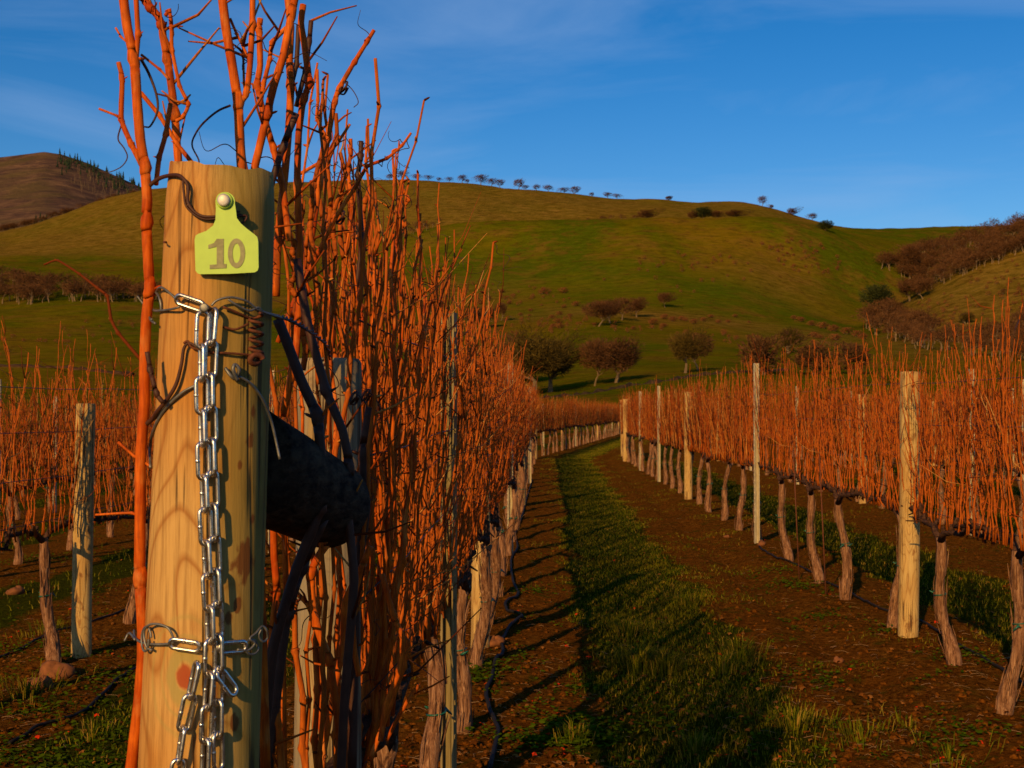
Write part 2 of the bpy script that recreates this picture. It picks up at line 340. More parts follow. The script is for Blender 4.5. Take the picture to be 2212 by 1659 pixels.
def smooth_interp(xq, xp, fp):                # monotone-ish cubic
    dx = np.diff(xp); s = np.diff(fp, axis=0) / dx[:, None]
    mth = np.zeros_like(fp); mth[1:-1] = np.where(s[:-1] * s[1:] > 0, 2 * s[:-1] * s[1:] / (s[:-1] + s[1:] + 1e-12), 0); mth[0] = s[0]; mth[-1] = s[-1]
    i = np.clip(np.searchsorted(xp, xq) - 1, 0, len(xp) - 2); t = (xq - xp[i]) / dx[i]
    h = dx[i][:, None]; t = t[:, None]
    return (2 * t**3 - 3 * t**2 + 1) * fp[i] + (t**3 - 2 * t**2 + t) * h * mth[i] + (-2 * t**3 + 3 * t**2) * fp[i + 1] + (t**3 - t**2) * h * mth[i + 1]
PXQ = np.concatenate([np.linspace(-2500, -420, 30), np.arange(-400, 2701, 10), np.linspace(2730, 4600, 30)])
DQ = np.concatenate([np.arange(95, 260, 3), np.arange(260, 1060, 7), np.arange(1060, 1700, 40)]).astype(float)
Zc = smooth_interp(PXQ, XP, ZL.T).T                       # (lines, px)
ZQ = smooth_interp(DQ, DS, Zc)                            # (D, px)
ker = np.exp(-np.linspace(-2, 2, 7) ** 2); ker /= ker.sum()
HX = (PXQ[None, :] - 1106) / F * DQ[:, None]; HY = np.repeat(DQ[:, None], len(PXQ), 1)
amp = np.clip((DQ - 150) / 500, 0, 1)[:, None]
ZQ = ZQ + amp * (2.6 * fbm(HX, HY, 5, 4, .026) + 1.1 * fbm(HX, HY, 6, 4, .11))
def hz(px, D):
    i = np.searchsorted(PXQ, px) - 1; j = np.searchsorted(DQ, D) - 1; i = min(max(i, 0), len(PXQ) - 2); j = min(max(j, 0), len(DQ) - 2)
    a = (px - PXQ[i]) / (PXQ[i + 1] - PXQ[i]); b = (D - DQ[j]) / (DQ[j + 1] - DQ[j])
    return float((ZQ[j, i] * (1 - a) + ZQ[j, i + 1] * a) * (1 - b) + (ZQ[j + 1, i] * (1 - a) + ZQ[j + 1, i + 1] * a) * b)
def on_hill(px, py, dmin=130):                # first point of the hills seen at that place of the picture
    tt = tanz(py)
    for D in np.arange(dmin, 1060, 3.0):
        if hz(px, D) >= EYE + tt * D: break
    return Vector(((px - 1106) / F * D, D, hz(px, D))), D
_px, _D = np.meshgrid(PXQ, DQ)
def gs(cx, cy, sx_, sy): return np.exp(-((_px - cx) / sx_) ** 2 - ((_D - cy) / sy) ** 2)
DRY = np.clip((_D - 735) / 25, 0, 1) * np.clip((1850 - _px) / 120, 0, 1) * .85
DRY = np.maximum(DRY, np.clip((_px - 1880) / 60, 0, 1) * np.clip((660 - _D) / 20, 0, 1) * np.clip((_D - 300) / 60, 0, 1) * .9)
DRY = np.maximum(DRY, .9 * gs(1450, 470, 420, 30)); DRY = np.maximum(DRY, .8 * gs(1010, 560, 130, 40)); DRY = np.maximum(DRY, .75 * gs(1690, 600, 110, 60)); DRY = np.maximum(DRY, .8 * gs(1750, 420, 160, 40)); DRY = np.maximum(DRY, .6 * gs(150, 450, 300, 25)); DRY = np.maximum(DRY, .5 * gs(200, 900, 300, 60))
DRY = np.clip(DRY + .35 * fbm(HX, HY, 61, 4, .03) * (DRY > .05), 0, 1)
GRN = np.clip(gs(1250, 560, 200, 45) + gs(1600, 560, 260, 40) + .9 * gs(1900, 850, 150, 80) + .7 * gs(1000, 330, 500, 60), 0, 1)
m = Mat('hill_grass', 1.0, .0); va = m.coord()
n1 = m.noise(va, .012, 6, .6, .5); n2 = m.noise(va, .05, 7, .65, .3); n3 = m.noise(m.coord('Object', (.5, 1, 1)), .35, 8, .75)
c = m.ramp(n1, [(.40, (.060, .084, .0015)), (.5, (.100, .094, .0015)), (.62, (.155, .098, .004))])
c = m.mix(m.ramp(n2, [(.50, 0.0), (.66, .7)]), c, (.17, .085, .012))
c = m.mix(m.ramp(m.noise(m.coord('Object', (.6, 1, 1)), .14, 6, .7, .5), [(.54, 0.0), (.64, .55)]), c, (.12, .050, .010))
c = m.mix(m.ramp(n3, [(.35, .5), (.52, 0.0)]), c, (.040, .042, .002))
c = m.mix(m.ramp(n3, [(.62, 0.0), (.8, .5)]), c, (.14, .095, .022))
a1 = m.n.new('ShaderNodeAttribute'); a1.attribute_name = 'dry'; a2 = m.n.new('ShaderNodeAttribute'); a2.attribute_name = 'green'
nz = m.noise(m.coord('Object', (.5, 1, 1.4)), .22, 8, .8); dryc = m.ramp(nz, [(.38, (.075, .040, .006)), (.5, (.16, .095, .012)), (.64, (.24, .135, .026))])
c = m.mix(m.math('MULTIPLY', a1.outputs['Fac'], .85), c, dryc); c = m.mix(m.math('MULTIPLY', a2.outputs['Fac'], .4), c, (.055, .090, .0015))
n5 = m.noise(m.coord('Object', (.45, 1, 1.5)), .30, 10, .85); c = m.mix(m.ramp(n5, [(.38, .75), (.5, 0.0)]), c, (.040, .032, .002)); c = m.mix(m.ramp(n5, [(.53, 0.0), (.66, .45)]), c, (.19, .125, .015))
sp5 = m.noise(va, .33, 3, .5); c = m.mix(m.math('MULTIPLY', m.ramp(sp5, [(.63, 0.0), (.68, .8)]), m.ramp(n2, [(.45, 0.0), (.6, 1.0)])), c, (.075, .028, .006))
m.col(c).bump(n3, .8, 1.2); HILL = m.m
tag(grid_obj('hills', HX, HY, ZQ, HILL, {'dry': DRY, 'green': GRN}), 'rolling green and olive grass hills behind the vineyard', 'hills', kind='structure')
# far mountain
MX = np.array([-2500, -600, -200, 0, 50, 90, 130, 180, 230, 290, 400, 700, 1200], float); MYr = np.array([420, 380, 347, 336, 330, 325, 331, 348, 370, 396, 440, 560, 700], float)
pq = np.arange(-2500, 1200, 9.0); ridge = np.interp(pq, MX, MYr); dq = np.linspace(1500, 3400, 90)
rz_ = np.array([tanz(y) for y in ridge]) * 2600
MZ = np.zeros((len(dq), len(pq)))
for j, d in enumerate(dq):
    t = np.clip((d - 1500) / 1100, 0, 1); b = 1 - np.clip((d - 2600) / 800, 0, 1); MZ[j] = rz_ * (.40 + .60 * t ** 1.25) * (.3 + .7 * b)
MXX = (pq[None] - 1106) / F * dq[:, None]; MYY = np.repeat(dq[:, None], len(pq), 1)
MZ += 8 * fbm(MXX, MYY, 31, 5, .012) * np.clip((2700 - MYY) / 500, .15, 1)
m = Mat('mountain_ground', 1.0, .0); va = m.coord(); n1 = m.noise(va, .006, 6, .6); n3 = m.noise(m.coord('Object', (1, 1, 3)), .02, 8, .75, .6)
c = m.ramp(n3, [(.32, (.035, .024, .026)), (.5, (.10, .055, .036)), (.68, (.20, .115, .06))]); c = m.mix(m.ramp(n1, [(.45, 0.0), (.62, .6)]), c, (.085, .065, .022))
m.col(c).bump(n3, 1, 6); MOUNT = m.m
tag(grid_obj('far_mountain', MXX, MYY, MZ, MOUNT), 'distant brown mountain with a fringe of conifers, at the left', 'mountain', kind='structure')

# ------------------------------------------------------------------ bare trees
TW = {}
for nm, a, b in (('brown', (.050, .021, .008), (.135, .060, .022)), ('olive', (.040, .026, .005), (.11, .070, .012)), ('red', (.11, .035, .012), (.22, .075, .025)), ('evergreen', (.018, .026, .007), (.05, .055, .014))):
    m = Mat('twigs_' + nm, .95, .05); m.col(m.ramp(m.island(), [(0, a), (1, b)])); TW[nm] = m.m
TRUNKM = plain('tree_bark', (.15, .10, .055), .95, .1, 0, .4, 3)
PALEM = plain('pale_tree_bark', (.19, .125, .065), .95, .1, 0, .3, 3)
def tree_mesh(seed, levels=3, r0=.035, spread=1.0, trunkfrac=.2, stems=1, tw=.004, ntw=1500, low=.16, lump=.22, leafy=0):
    """unit tree: height 1, crown 1 wide; returns trunk MB and crown MB"""
    q = random.Random(seed); T = MB(); Cw = MB()
    lob = [(q.uniform(0, 6.28), q.uniform(-.6, 1), q.uniform(.5, 1)) for _ in range(9)]
    def shell(th, ph):                         # uneven crown outline
        s = 1.0
        for a, b, c in lob: s += lump * c * (math.exp(-(((th - a + math.pi) % 6.283 - math.pi) ** 2 + (ph - b) ** 2) / .25)) - lump * .05
        return s
    cz = low + (1 - low) * .48; rz = (1 - low) * .5
    tips = []
    def grow(p, d, ln, r, lv):
        pts = [p]; dd = d.copy(); k = 3
        for i in range(k):
            dd = (dd + Vector((q.uniform(-1, 1), q.uniform(-1, 1), q.uniform(-.5, .7))) * .3).normalized(); pts.append(pts[-1] + dd * ln / k)
        e = r * .6; (T if lv <= 1 else Cw).tube(pts, [r + (e - r) * i / k for i in range(k + 1)], 5 if lv <= 1 else 3, False)
        if lv >= levels: tips.append(pts[-1]); return
        for i in range(q.choice((4, 5)) if lv == 0 else q.choice((3, 4))):
            s = pts[q.randint(1, k)] if lv > 0 else pts[-1]; th = q.uniform(0, 6.283); o = Vector((math.cos(th), math.sin(th), q.uniform(-.1, .6)))
            grow(s, (dd * .7 + o * (.9 if lv else 1.15) * spread).normalized(), ln * q.uniform(.75, 1.0), max(e * q.uniform(.5, .8), tw), lv + 1)
    for s in range(stems):
        a = q.uniform(0, 6.28); off = Vector((math.cos(a), math.sin(a), 0)) * (.06 if stems > 1 else 0)
        grow(off + Vector((0, 0, -.03)), Vector((off.x * 5, off.y * 5, 1)).normalized(), trunkfrac + .03, r0 / math.sqrt(stems), 0)
    c0 = Vector((0, 0, cz - rz * .25))
    for i in range(ntw):
        th = q.uniform(0, 6.283); sp = q.uniform(-.85, 1); ph = math.asin(sp); rr = (q.random() ** .45) * shell(th, ph) * .92
        p = Vector((.5 * rr * math.cos(ph) * math.cos(th), .5 * rr * math.cos(ph) * math.sin(th), cz + rz * rr * sp))
        d = ((p - c0).normalized() + Vector((q.gauss(0, .5), q.gauss(0, .5), q.gauss(.1, .4)))).normalized(); l = q.uniform(.05, .12)
        m1 = p + d * l * .5 + Vector((q.gauss(0, .01), q.gauss(0, .01), q.gauss(0, .01)))
        Cw.tube([p - d * l * .3, m1, p + d * l], [tw * 1.2, tw, tw * .4], 3, False)
        if leafy and q.random() < .6:
            for _ in range(leafy):
                c = p + Vector((q.gauss(0, 1), q.gauss(0, 1), q.gauss(0, 1))) * .03; s = .016; a = Vector((q.gauss(0, 1), q.gauss(0, 1), q.gauss(0, 1))).normalized() * s; b_ = a.orthogonal().normalized() * s
                n0 = len(Cw.v); Cw.v += [tuple(c - a), tuple(c + b_), tuple(c + a), tuple(c - b_)]; Cw.f.append((n0, n0 + 1, n0 + 2, n0 + 3))
    return T, Cw
PROTO = {}
def tree_proto(key, twm, trm=TRUNKM, **kw):
    T, Cw = tree_mesh(**kw); t = bpy.data.meshes.new('trunk'); t.from_pydata(T.v, [], T.f); t.materials.append(trm)
    c_ = bpy.data.meshes.new('crown'); c_.from_pydata(Cw.v, [], Cw.f); c_.materials.append(twm); PROTO[key] = (t, c_)
tree_proto('oak_a', TW['olive'], seed=11, spread=1.1, trunkfrac=.22, tw=.0042, ntw=2600, r0=.045, low=.14, lump=.75)
tree_proto('oak_b', TW['brown'], seed=5, spread=1.0, trunkfrac=.2, tw=.0042, ntw=2200, low=.12, lump=.75, r0=.04)
tree_proto('round_a', TW['brown'], seed=21, trunkfrac=.2, tw=.007, ntw=520, low=.2, lump=.6)
tree_proto('round_b', TW['brown'], seed=23, trunkfrac=.16, tw=.007, ntw=520, low=.15, lump=.7)
tree_proto('round_c', TW['olive'], seed=29, trunkfrac=.2, tw=.006, ntw=1300, stems=4, trm=PALEM, r0=.06, low=.2)
tree_proto('pale', TW['brown'], seed=33, spread=.8, trunkfrac=.24, tw=.005, ntw=1500, trm=PALEM, r0=.028, low=.22, lump=.45)
tree_proto('dark', TW['evergreen'], seed=35, trunkfrac=.08, tw=.008, ntw=1000, low=.02, leafy=3)
tree_proto('shrub', TW['red'], seed=41, levels=2, trunkfrac=.1, tw=.016, ntw=260, low=-.05, stems=3, r0=.03, lump=.4)
tree_proto('bush', TW['brown'], seed=43, levels=2, trunkfrac=.1, tw=.008, ntw=1100, low=-.03, stems=3, r0=.03, lump=.45)
def put_tree(key, px, py, wpx, hpx, name, label, cat, group=None, dmin=130, D=None):
    if D is None: p, D = on_hill(px, py, dmin)
    else: p = Vector(((px - 1106) / F * D, D, hz(px, D)))
    k_ = rng.uniform(.7, 1.3) if D > 900 else (1.25 if D < 300 else 1.05); r = empty(name, p, rng.uniform(0, 6.28)); sx = wpx / F * D * k_; szz = hpx / F * D * k_; r.scale = (sx, sx, szz)
    for me, nm in zip(PROTO[key], ('trunk', 'crown')):
        o = bpy.data.objects.new(nm, me); C.objects.link(o); o.parent = r
    tag(r, label, cat, group); return r
# skyline oaks along the upper ridge
for i, zx in enumerate([205, 285, 390, 470, 545, 615, 705, 740, 835, 910, 968, 1100, 1145, 1220, 1300, 1410, 1490, 1605, 1715, 1780]):
    x = (900 + zx / 2.765) * .864; wv_ = [24, 32, 24, 28, 20, 26, 26, 18, 34, 26, 20, 26, 24, 24, 34, 26, 28, 20, 22, 24][i]; hh = [16, 21, 15, 19, 15, 17, 21, 14, 23, 20, 16, 22, 15, 16, 19, 14, 21, 15, 13, 14][i]
    put_tree(['round_a', 'round_b'][i % 2], x, 0, wv_, hh, 'oak_tree', 'small round leafless oak, %s from the left in the line along the skyline ridge' % ORD[i], 'tree', 'leafless oaks along the skyline ridge', D=1000)
def r4(zx, zy): return (1600 + zx / 2.304) * .864, (450 + zy / 2.304) * .864
def r3(zx, zy): return (900 + zx / 2.765) * .864, (400 + zy / 2.765) * .864
for zx, zy, wd, ht, key, lab in [
    (40, 207, 44, 20, 'bush', 'low dark thicket beneath the ridge, leftmost of those on the right shoulder'),
    (170, 187, 22, 11, 'bush', 'tiny lone bush high on the right shoulder between two thickets'),
    (370, 209, 46, 26, 'dark', 'dark rounded evergreen in the thicket under the ridge'),
    (310, 209, 28, 16, 'bush', 'grey brown bush left of the dark rounded evergreen'),
    (445, 209, 34, 16, 'bush', 'grey brown bush right of the dark rounded evergreen'),
    (550, 210, 46, 15, 'bush', 'long low scrub at the right end of the shoulder thicket'),
    (710, 203, 20, 20, 'round_a', 'thin leafless tree standing on the skyline right of the shoulder thicket'),
    (762, 205, 14, 11, 'bush', 'small bush right of a thin skyline tree'),
    (885, 238, 36, 22, 'bush', 'wide rusty bush on the falling skyline'),
    (1000, 243, 24, 15, 'round_b', 'thin pale leafless tree just left of the last evergreen on the skyline'),
    (1075, 268, 36, 23, 'dark', 'dark dense evergreen, the last tree on the falling skyline'),
    (2150, 232, 56, 24, 'round_b', 'windswept leafless tree on top of the right spur'),
]:
    x, y = r4(zx, zy)
    if zx == 2150: put_tree(key, x, 0, wd, ht, 'oak_tree', lab, 'tree', D=560)
    elif zy < 200 or 700 < zx: put_tree(key, x, 0, wd, ht, 'oak_tree' if key != 'bush' else 'bush', lab, 'tree' if key != 'bush' else 'bush', D=700 if zx > 1040 else 985)
    else: put_tree(key, x, y, wd, ht, 'oak_tree' if key == 'dark' else 'bush', lab, 'tree' if key == 'dark' else 'bush', D=712)
for zx, zy, wd, ht, key, lab in [
    (1650, 1155, 66, 58, 'pale', 'pale trunked leafless oak at the left front of the midslope clump'),
    (1730, 1130, 56, 52, 'oak_b', 'leafless oak in the middle of the midslope clump'),
    (1810, 1110, 56, 52, 'round_a', 'leafless oak third from the left in the midslope clump'),
    (1915, 1090, 44, 44, 'oak_b', 'leafless oak at the right end of the midslope clump'),
    (2110, 1022, 38, 34, 'pale', 'small lone tree with pale trunks, up the slope from the midslope clump'),
    (975, 1112, 26, 42, 'pale', 'slender pale trunked tree casting a shadow beside the tall canes'),
    (865, 1160, 44, 50, 'pale', 'pale trunked leafless tree close behind the tall canes'),
    (780, 1170, 44, 48, 'oak_b', 'brown leafless tree partly hidden behind the tall canes'),
]:
    x, y = r3(zx, zy); put_tree(key, x, y, wd, ht, 'oak_tree', lab, 'tree', dmin=300)
for zx, zy, wd, ht, key, lab, dm in [
    (862, 998, 60, 56, 'round_c', 'many stemmed oak with pale trunks standing alone above the vineyard', 240),
    (262, 1112, 66, 80, 'oak_a', 'leafless oak with a dark trunk beside the field bank', 170),
    (335, 1098, 60, 70, 'pale', 'leafless tree with a pale trunk just right of the dark trunked oak', 170),
    (700, 1130, 92, 74, 'bush', 'broad dark leafless tree behind the middle of the right hand vines', 170),
    (990, 1130, 74, 60, 'bush', 'dark leafless tree behind the right vines, right of the pale stemmed oak', 170),
    (1225, 1120, 80, 60, 'bush', 'low dark tree behind vine tops, left of the wooded gully', 170),
    (1375, 742, 72, 54, 'dark', 'dark leafy oak at the lower tip of the spur wood', 420),
    (1560, 700, 66, 52, 'oak_b', 'brown oak just right of the dark oak below the spur wood', 420),
    (1635, 690, 44, 46, 'pale', 'small oak with pale trunk under the edge of the spur wood', 420),
    (1565, 560, 52, 72, 'pale', 'tall pale branching tree at the left edge of the spur wood', 520),
    (1885, 832, 34, 26, 'round_c', 'small oak alone on the brown slope below the spur', 330),
    (2100, 670, 16, 16, 'round_a', 'tiny tree in brown scrub on the spur slope', 400),
]:
    x, y = r4(zx, zy); put_tree(key, x, y, wd, ht, 'oak_tree', lab, 'tree', dmin=dm)
for zx, zy, wd, ht, key, lab in [
    (1195, 1625, 130, 112, 'oak_a', 'large leafless oak nearest the dense left vine row'),
    (1320, 1607, 116, 104, 'oak_a', 'large spreading oak with a thick black trunk at the field edge'),
    (1622, 1568, 66, 88, 'pale', 'leafless tree with a broad pale trunk between two spreading oaks'),
    (1772, 1545, 112, 82, 'oak_b', 'spreading leafless oak right of the broad pale trunk'),
    (1080, 1560, 100, 92, 'oak_b', 'leafless oak half hidden behind the dense left vine row'),
]:
    x, y = r3(zx, zy); put_tree(key, x, y, wd, ht, 'oak_tree', lab, 'tree', dmin=150)
# rusty shrubs on the slope
sh = [(1180, 1048, 12), (1110, 1080, 12), (1170, 1085, 9), (1410, 1025, 14), (1490, 1012, 20), (1380, 1075, 16), (1330, 1100, 16), (1450, 1085, 13), (1370, 1130, 20), (1385, 1165, 22), (1340, 1160, 16), (885, 970, 18), (1030, 1000, 14), (830, 1000, 22), (1270, 930, 26), (980, 920, 16), (1410, 925, 22), (770, 985, 12), (1890, 1175, 14)]
sh = [(r3(a, b), s) for a, b, s in sh] + [(r4(a, b), s) for a, b, s in [(75, 835, 24), (140, 805, 20), (190, 815, 20), (140, 850, 16), (240, 810, 18), (265, 815, 14), (310, 830, 20), (365, 815, 16), (410, 795, 14), (455, 825, 14), (510, 825, 12), (550, 795, 13), (630, 825, 8), (1010, 912, 22), (1040, 915, 16), (1130, 925, 26), (1290, 918, 24), (1060, 860, 26), (1120, 872, 26), (1190, 890, 28), (1250, 905, 26), (990, 840, 20), (930, 820, 20), (890, 805, 16)]]
for (x, y), s in sh:
    put_tree('shrub', x, y, s * 1.05, s * .62, 'shrub', 'small rusty brown shrub dotted over the grass slope', 'shrub', 'rusty shrubs on the slope', dmin=300)
# woods that read as one mass
def wood_mass(name, pts, hpx, keys, mats, label, seed, dD=0, kind_scale=1.0, D=None):
    protos = []
    for k in keys:
        T, Cw = tree_mesh(**k); vv = np.array(T.v + Cw.v); ff = T.f + [tuple(i + len(T.v) for i in f) for f in Cw.f]; protos.append((vv, ff, len(T.f)))
    q = random.Random(seed); V = []; Fc = []; b = 0; MI = []
    for (x, y) in pts:
        if D is None: p, d = on_hill(x, y, dD)
        else: d = D(x, y); p = Vector(((x - 1106) / F * d, d, hz(x, d)))
        vv, ff, nt_ = protos[q.randrange(len(protos))]; MI += [1] * nt_ + [0] * (len(ff) - nt_); h = hpx * q.uniform(.6, 1.15) / F * d; wd = h * q.uniform(.9, 1.3); a = q.uniform(0, 6.28)
        X = (vv[:, 0] * math.cos(a) - vv[:, 1] * math.sin(a)) * wd + p.x; Y = (vv[:, 0] * math.sin(a) + vv[:, 1] * math.cos(a)) * wd + p.y; Z = vv[:, 2] * h + p.z
        V.append(np.stack([X, Y, Z], -1)); Fc += [tuple(i + b for i in f) for f in ff]; b += len(vv)
    me = bpy.data.meshes.new(name); me.from_pydata(np.concatenate(V).tolist(), [], Fc); me.materials.append(mats); me.materials.append(PALEM); me.polygons.foreach_set('material_index', MI)
    o = bpy.data.objects.new(name, me); C.objects.link(o); tag(o, label, 'wood', kind='stuff')
LK = [dict(seed=s, levels=2, spread=.55, trunkfrac=.34, tw=.0075, r0=.030, ntw=190, low=.25, lump=.6) for s in (51, 52, 53)]
def inpoly(x, y, poly):
    c_ = False; j = len(poly) - 1
    for i in range(len(poly)):
        if (poly[i][1] > y) != (poly[j][1] > y) and x < (poly[j][0] - poly[i][0]) * (y - poly[i][1]) / (poly[j][1] - poly[i][1]) + poly[i][0]: c_ = not c_
        j = i
    return c_
def scatter(poly, n, seed):
    q = random.Random(seed); out = []; xsx = [p[0] for p in poly]; ysy = [p[1] for p in poly]
    while len(out) < n:
        x, y = q.uniform(min(xsx), max(xsx)), q.uniform(min(ysy), max(ysy))
        if inpoly(x, y, poly): out.append((x, y))
    return out
R4P = lambda L_: [r4(a, b) for a, b in L_]
wood_mass('spur_wood', scatter(R4P([(1350, 500), (1540, 590), (1640, 650), (1760, 600), (1960, 540), (2230, 420), (2300, 300), (2230, 240), (2080, 290), (1930, 330), (1700, 400), (1540, 470)]), 300, 3), 36, LK, TW['brown'], 'dense leafless wood climbing the gully of the right spur', 1, 450)
wood_mass('gully_wood', scatter(R4P([(1290, 870), (1500, 960), (1800, 1010), (2250, 1060), (2300, 800), (2120, 880), (1880, 950), (1720, 900), (1560, 800), (1380, 780)]), 170, 4), 46, LK, TW['brown'], 'dark leafless thicket in the gully behind the right vines', 2, 240)
wood_mass('valley_wood', scatter([(-80, 650), (60, 668), (340, 664), (420, 660), (420, 640), (300, 640), (100, 630), (-80, 610)], 130, 5), 46, LK, TW['brown'], 'leafless wood in the fold of the left hillside', 3, 425, D=lambda x, y: 500 + (668 - y) * 1.2)
wood_mass('foothill_wood', scatter([(-100, 520), (0, 505), (150, 462), (290, 425), (290, 412), (230, 425), (100, 445), (-100, 480)], 170, 6), 17, LK, TW['brown'], 'brown scrub wood along the crest of the left green hill', 4, 0, D=lambda x, y: 1005 + (505 - y) * .2)
wood_mass('hollow_scrub', scatter([(850, 520), (930, 505), (960, 480), (900, 490), (850, 500)], 22, 8), 20, LK, TW['brown'], 'patch of brown scrub in a hollow left of the green knoll', 5, 500)
SK = [dict(seed=s, levels=1, trunkfrac=.08, tw=.03, ntw=70, low=-.1, stems=2, r0=.02, lump=.5) for s in (61, 62)]
pts_ = scatter([(1000, 690), (1300, 690), (1500, 712), (1800, 742), (1900, 760), (1750, 765), (1500, 740), (1300, 715), (1050, 730)], 130, 11) + scatter([(930, 600), (1150, 620), (1250, 650), (1150, 668), (940, 640)], 60, 12) + scatter([(1640, 530), (1760, 520), (1850, 560), (1800, 600), (1700, 590)], 60, 13) + scatter([(1880, 740), (1980, 660), (2212, 560), (2212, 700), (2000, 745)], 110, 14) + scatter([(1300, 560), (1600, 540), (1650, 600), (1500, 640), (1300, 620)], 36, 15) + scatter([(-40, 700), (300, 690), (300, 760), (-40, 760)], 30, 17)
wood_mass('hill_scrub', pts_, 10, SK, TW['red'], 'fine brown scrub freckling the dry bands of the hills', 9, 300)
wood_mass('crest_scrub', scatter([(1270, 470), (1330, 470), (1420, 470), (1420, 468), (1300, 468)], 16, 18), 14, LK, TW['brown'], 'low brown scrub just behind the crest of the green knoll', 10, 0, D=lambda x, y: 716)
# conifers on the mountain
q = random.Random(4); M_ = MB()
for i in range(170):
    t = q.random(); px = 118 + t * 190 + q.gauss(0, 3); D = 2600 - abs(q.gauss(0, 90)) - (q.random() ** 2) * 160
    if i > 150: px = 70 + q.gauss(0, 12) + 20; D = 1650 + q.uniform(-40, 40)
    jx = int(np.clip(np.searchsorted(pq, px), 0, len(pq) - 1)); jd = int(np.clip(np.searchsorted(dq, D), 0, len(dq) - 1))
    z = MZ[jd, jx]; x = (px - 1106) / F * D; h = q.uniform(7, 17); rr = h * .2
    for k in range(4):
        zz = z + h * (.1 + .22 * k); r = rr * (1 - k * .22); b = len(M_.v); n = 7
        for a in range(n): an = a / n * 6.283; r_ = r * q.uniform(.6, 1.2); M_.v.append((x + r_ * math.cos(an), D + r_ * math.sin(an), zz))
        M_.v.append((x, D, zz + h * .36)); M_.f += [(b + a, b + (a + 1) % n, b + n) for a in range(n)]
m = Mat('conifer', .95, .05); m.col(m.ramp(m.island(), [(0, (.012, .022, .014)), (1, (.03, .045, .02))])); tag(M_.build('conifer_wood', m.m, None, False), 'dark conifers fringing the distant mountain ridge', 'wood', kind='stuff')
M_ = MB()
for i in range(110):                           # pale dead snags below the fringe
    t = q.random(); px = 150 + t * 150; D = 2450 - q.uniform(0, 260)
    jx = int(np.clip(np.searchsorted(pq, px), 0, len(pq) - 1)); jd = int(np.clip(np.searchsorted(dq, D), 0, len(dq) - 1)); x = (px - 1106) / F * D; h = q.uniform(7, 15)
    M_.tube([(x, D, MZ[jd, jx] - 2), (x + q.uniform(-1, 1), D, MZ[jd, jx] + h)], [.32, .15], 3)
tag(M_.build('dead_trunks', PALEM), 'pale dead trunks standing below the conifers on the mountain', 'wood', kind='stuff')
# low field bank with its dark hedge foot
def strip(name, L_, wd, ht, mat, label, cat):
    M2 = MB(); pts = []
    for i in range(len(L_) - 1):
        (x0, y0), (x1, y1) = L_[i], L_[i + 1]
        for k in range(8): pts.append((x0 + (x1 - x0) * k / 8, y0 + (y1 - y0) * k / 8))
    rad = []
    P3 = []
    for (x, y) in pts:
        p, d = on_hill(x, y, 130); P3.append(p + Vector((0, 0, rng.uniform(-.1, .15)))); rad.append(rng.uniform(.6, 1.2) * wd)
    n = len(P3); b = 0
    for i, p in enumerate(P3):
        for k in range(5):
            a = math.pi * k / 4; M2.v.append((p.x, p.y + math.cos(a) * rad[i] * 1.6, p.z - .2 + math.sin(a) * rad[i] * ht * rng.uniform(.8, 1.2)))
    for i in range(n - 1):
        for k in range(4): a = i * 5 + k; M2.f.append((a, a + 5, a + 6, a + 1))
    return tag(M2.build(name, mat, None), label, cat, kind='structure')
strip('field_bank', [(1130, 864), (1210, 858), (1280, 850), (1360, 836), (1430, 826), (1500, 814), (1600, 806), (1720, 800)], .55, 1.0, plain('dark_bank_earth', (.035, .022, .010), .95, .1, 0, .5, 1.5), 'low dark earth bank crossing the field behind the vineyard', 'bank')
strip('left_bank', [(-60, 792), (60, 795), (150, 798), (200, 803), (300, 815)], .7, 1.0, plain('scrub_bank', (.05, .024, .010), .95, .1, 0, .6, 1.0), 'dark scrubby bank crossing the left slope', 'bank')

# ------------------------------------------------------------------ vines
def cane_pts(q, base, top, zig=.004, seg=.078):
    base, top = Vector(base), Vector(top); ln = (top - base).length; n = max(3, int(ln / seg))
    bow = Vector((q.gauss(0, .022), q.gauss(0, .032), 0)); bow2 = Vector((q.gauss(0, .008), q.gauss(0, .012), 0)); pts = []
    for i in range(n + 1):
        t = i / n; p = base.lerp(top, t) + bow * math.sin(math.pi * t) + bow2 * math.sin(2 * math.pi * t)
        s = 1 if i % 2 else -1; p += Vector((s * zig * q.uniform(.3, 1.2), s * zig * q.uniform(-1.2, 1.2), 0)); pts.append(p)
    return pts
def add_cane(M2, q, pts, r, sides=5, knots=True):
    """tube with a swelling at every node"""
    n = len(pts)
    if not knots: M2.tube(pts, [r * (1 - .55 * i / (n - 1)) for i in range(n)], sides, True); return
    P2 = []; Rr = []
    for i, p in enumerate(pts):
        rr = r * (1 - .5 * i / (n - 1))
        if 0 < i < n - 1:
            d0 = (pts[i] - pts[i - 1]).normalized(); d1 = (pts[i + 1] - pts[i]).normalized()
            P2 += [p - d0 * rr * 1.7, p, p + d1 * rr * 1.7]; Rr += [rr * .96, rr * 1.45, rr * .96]
        else: P2.append(p); Rr.append(rr)
    M2.tube(P2, Rr, sides, True)
def add_bud(M2, q, p, r):
    d = Vector((q.gauss(0, 1), q.gauss(0, 1), .6)).normalized(); M2.tube([p, p + d * r * 2.6, p + d * r * 3.6], [r * .7, r * .55, r * .12], 4)
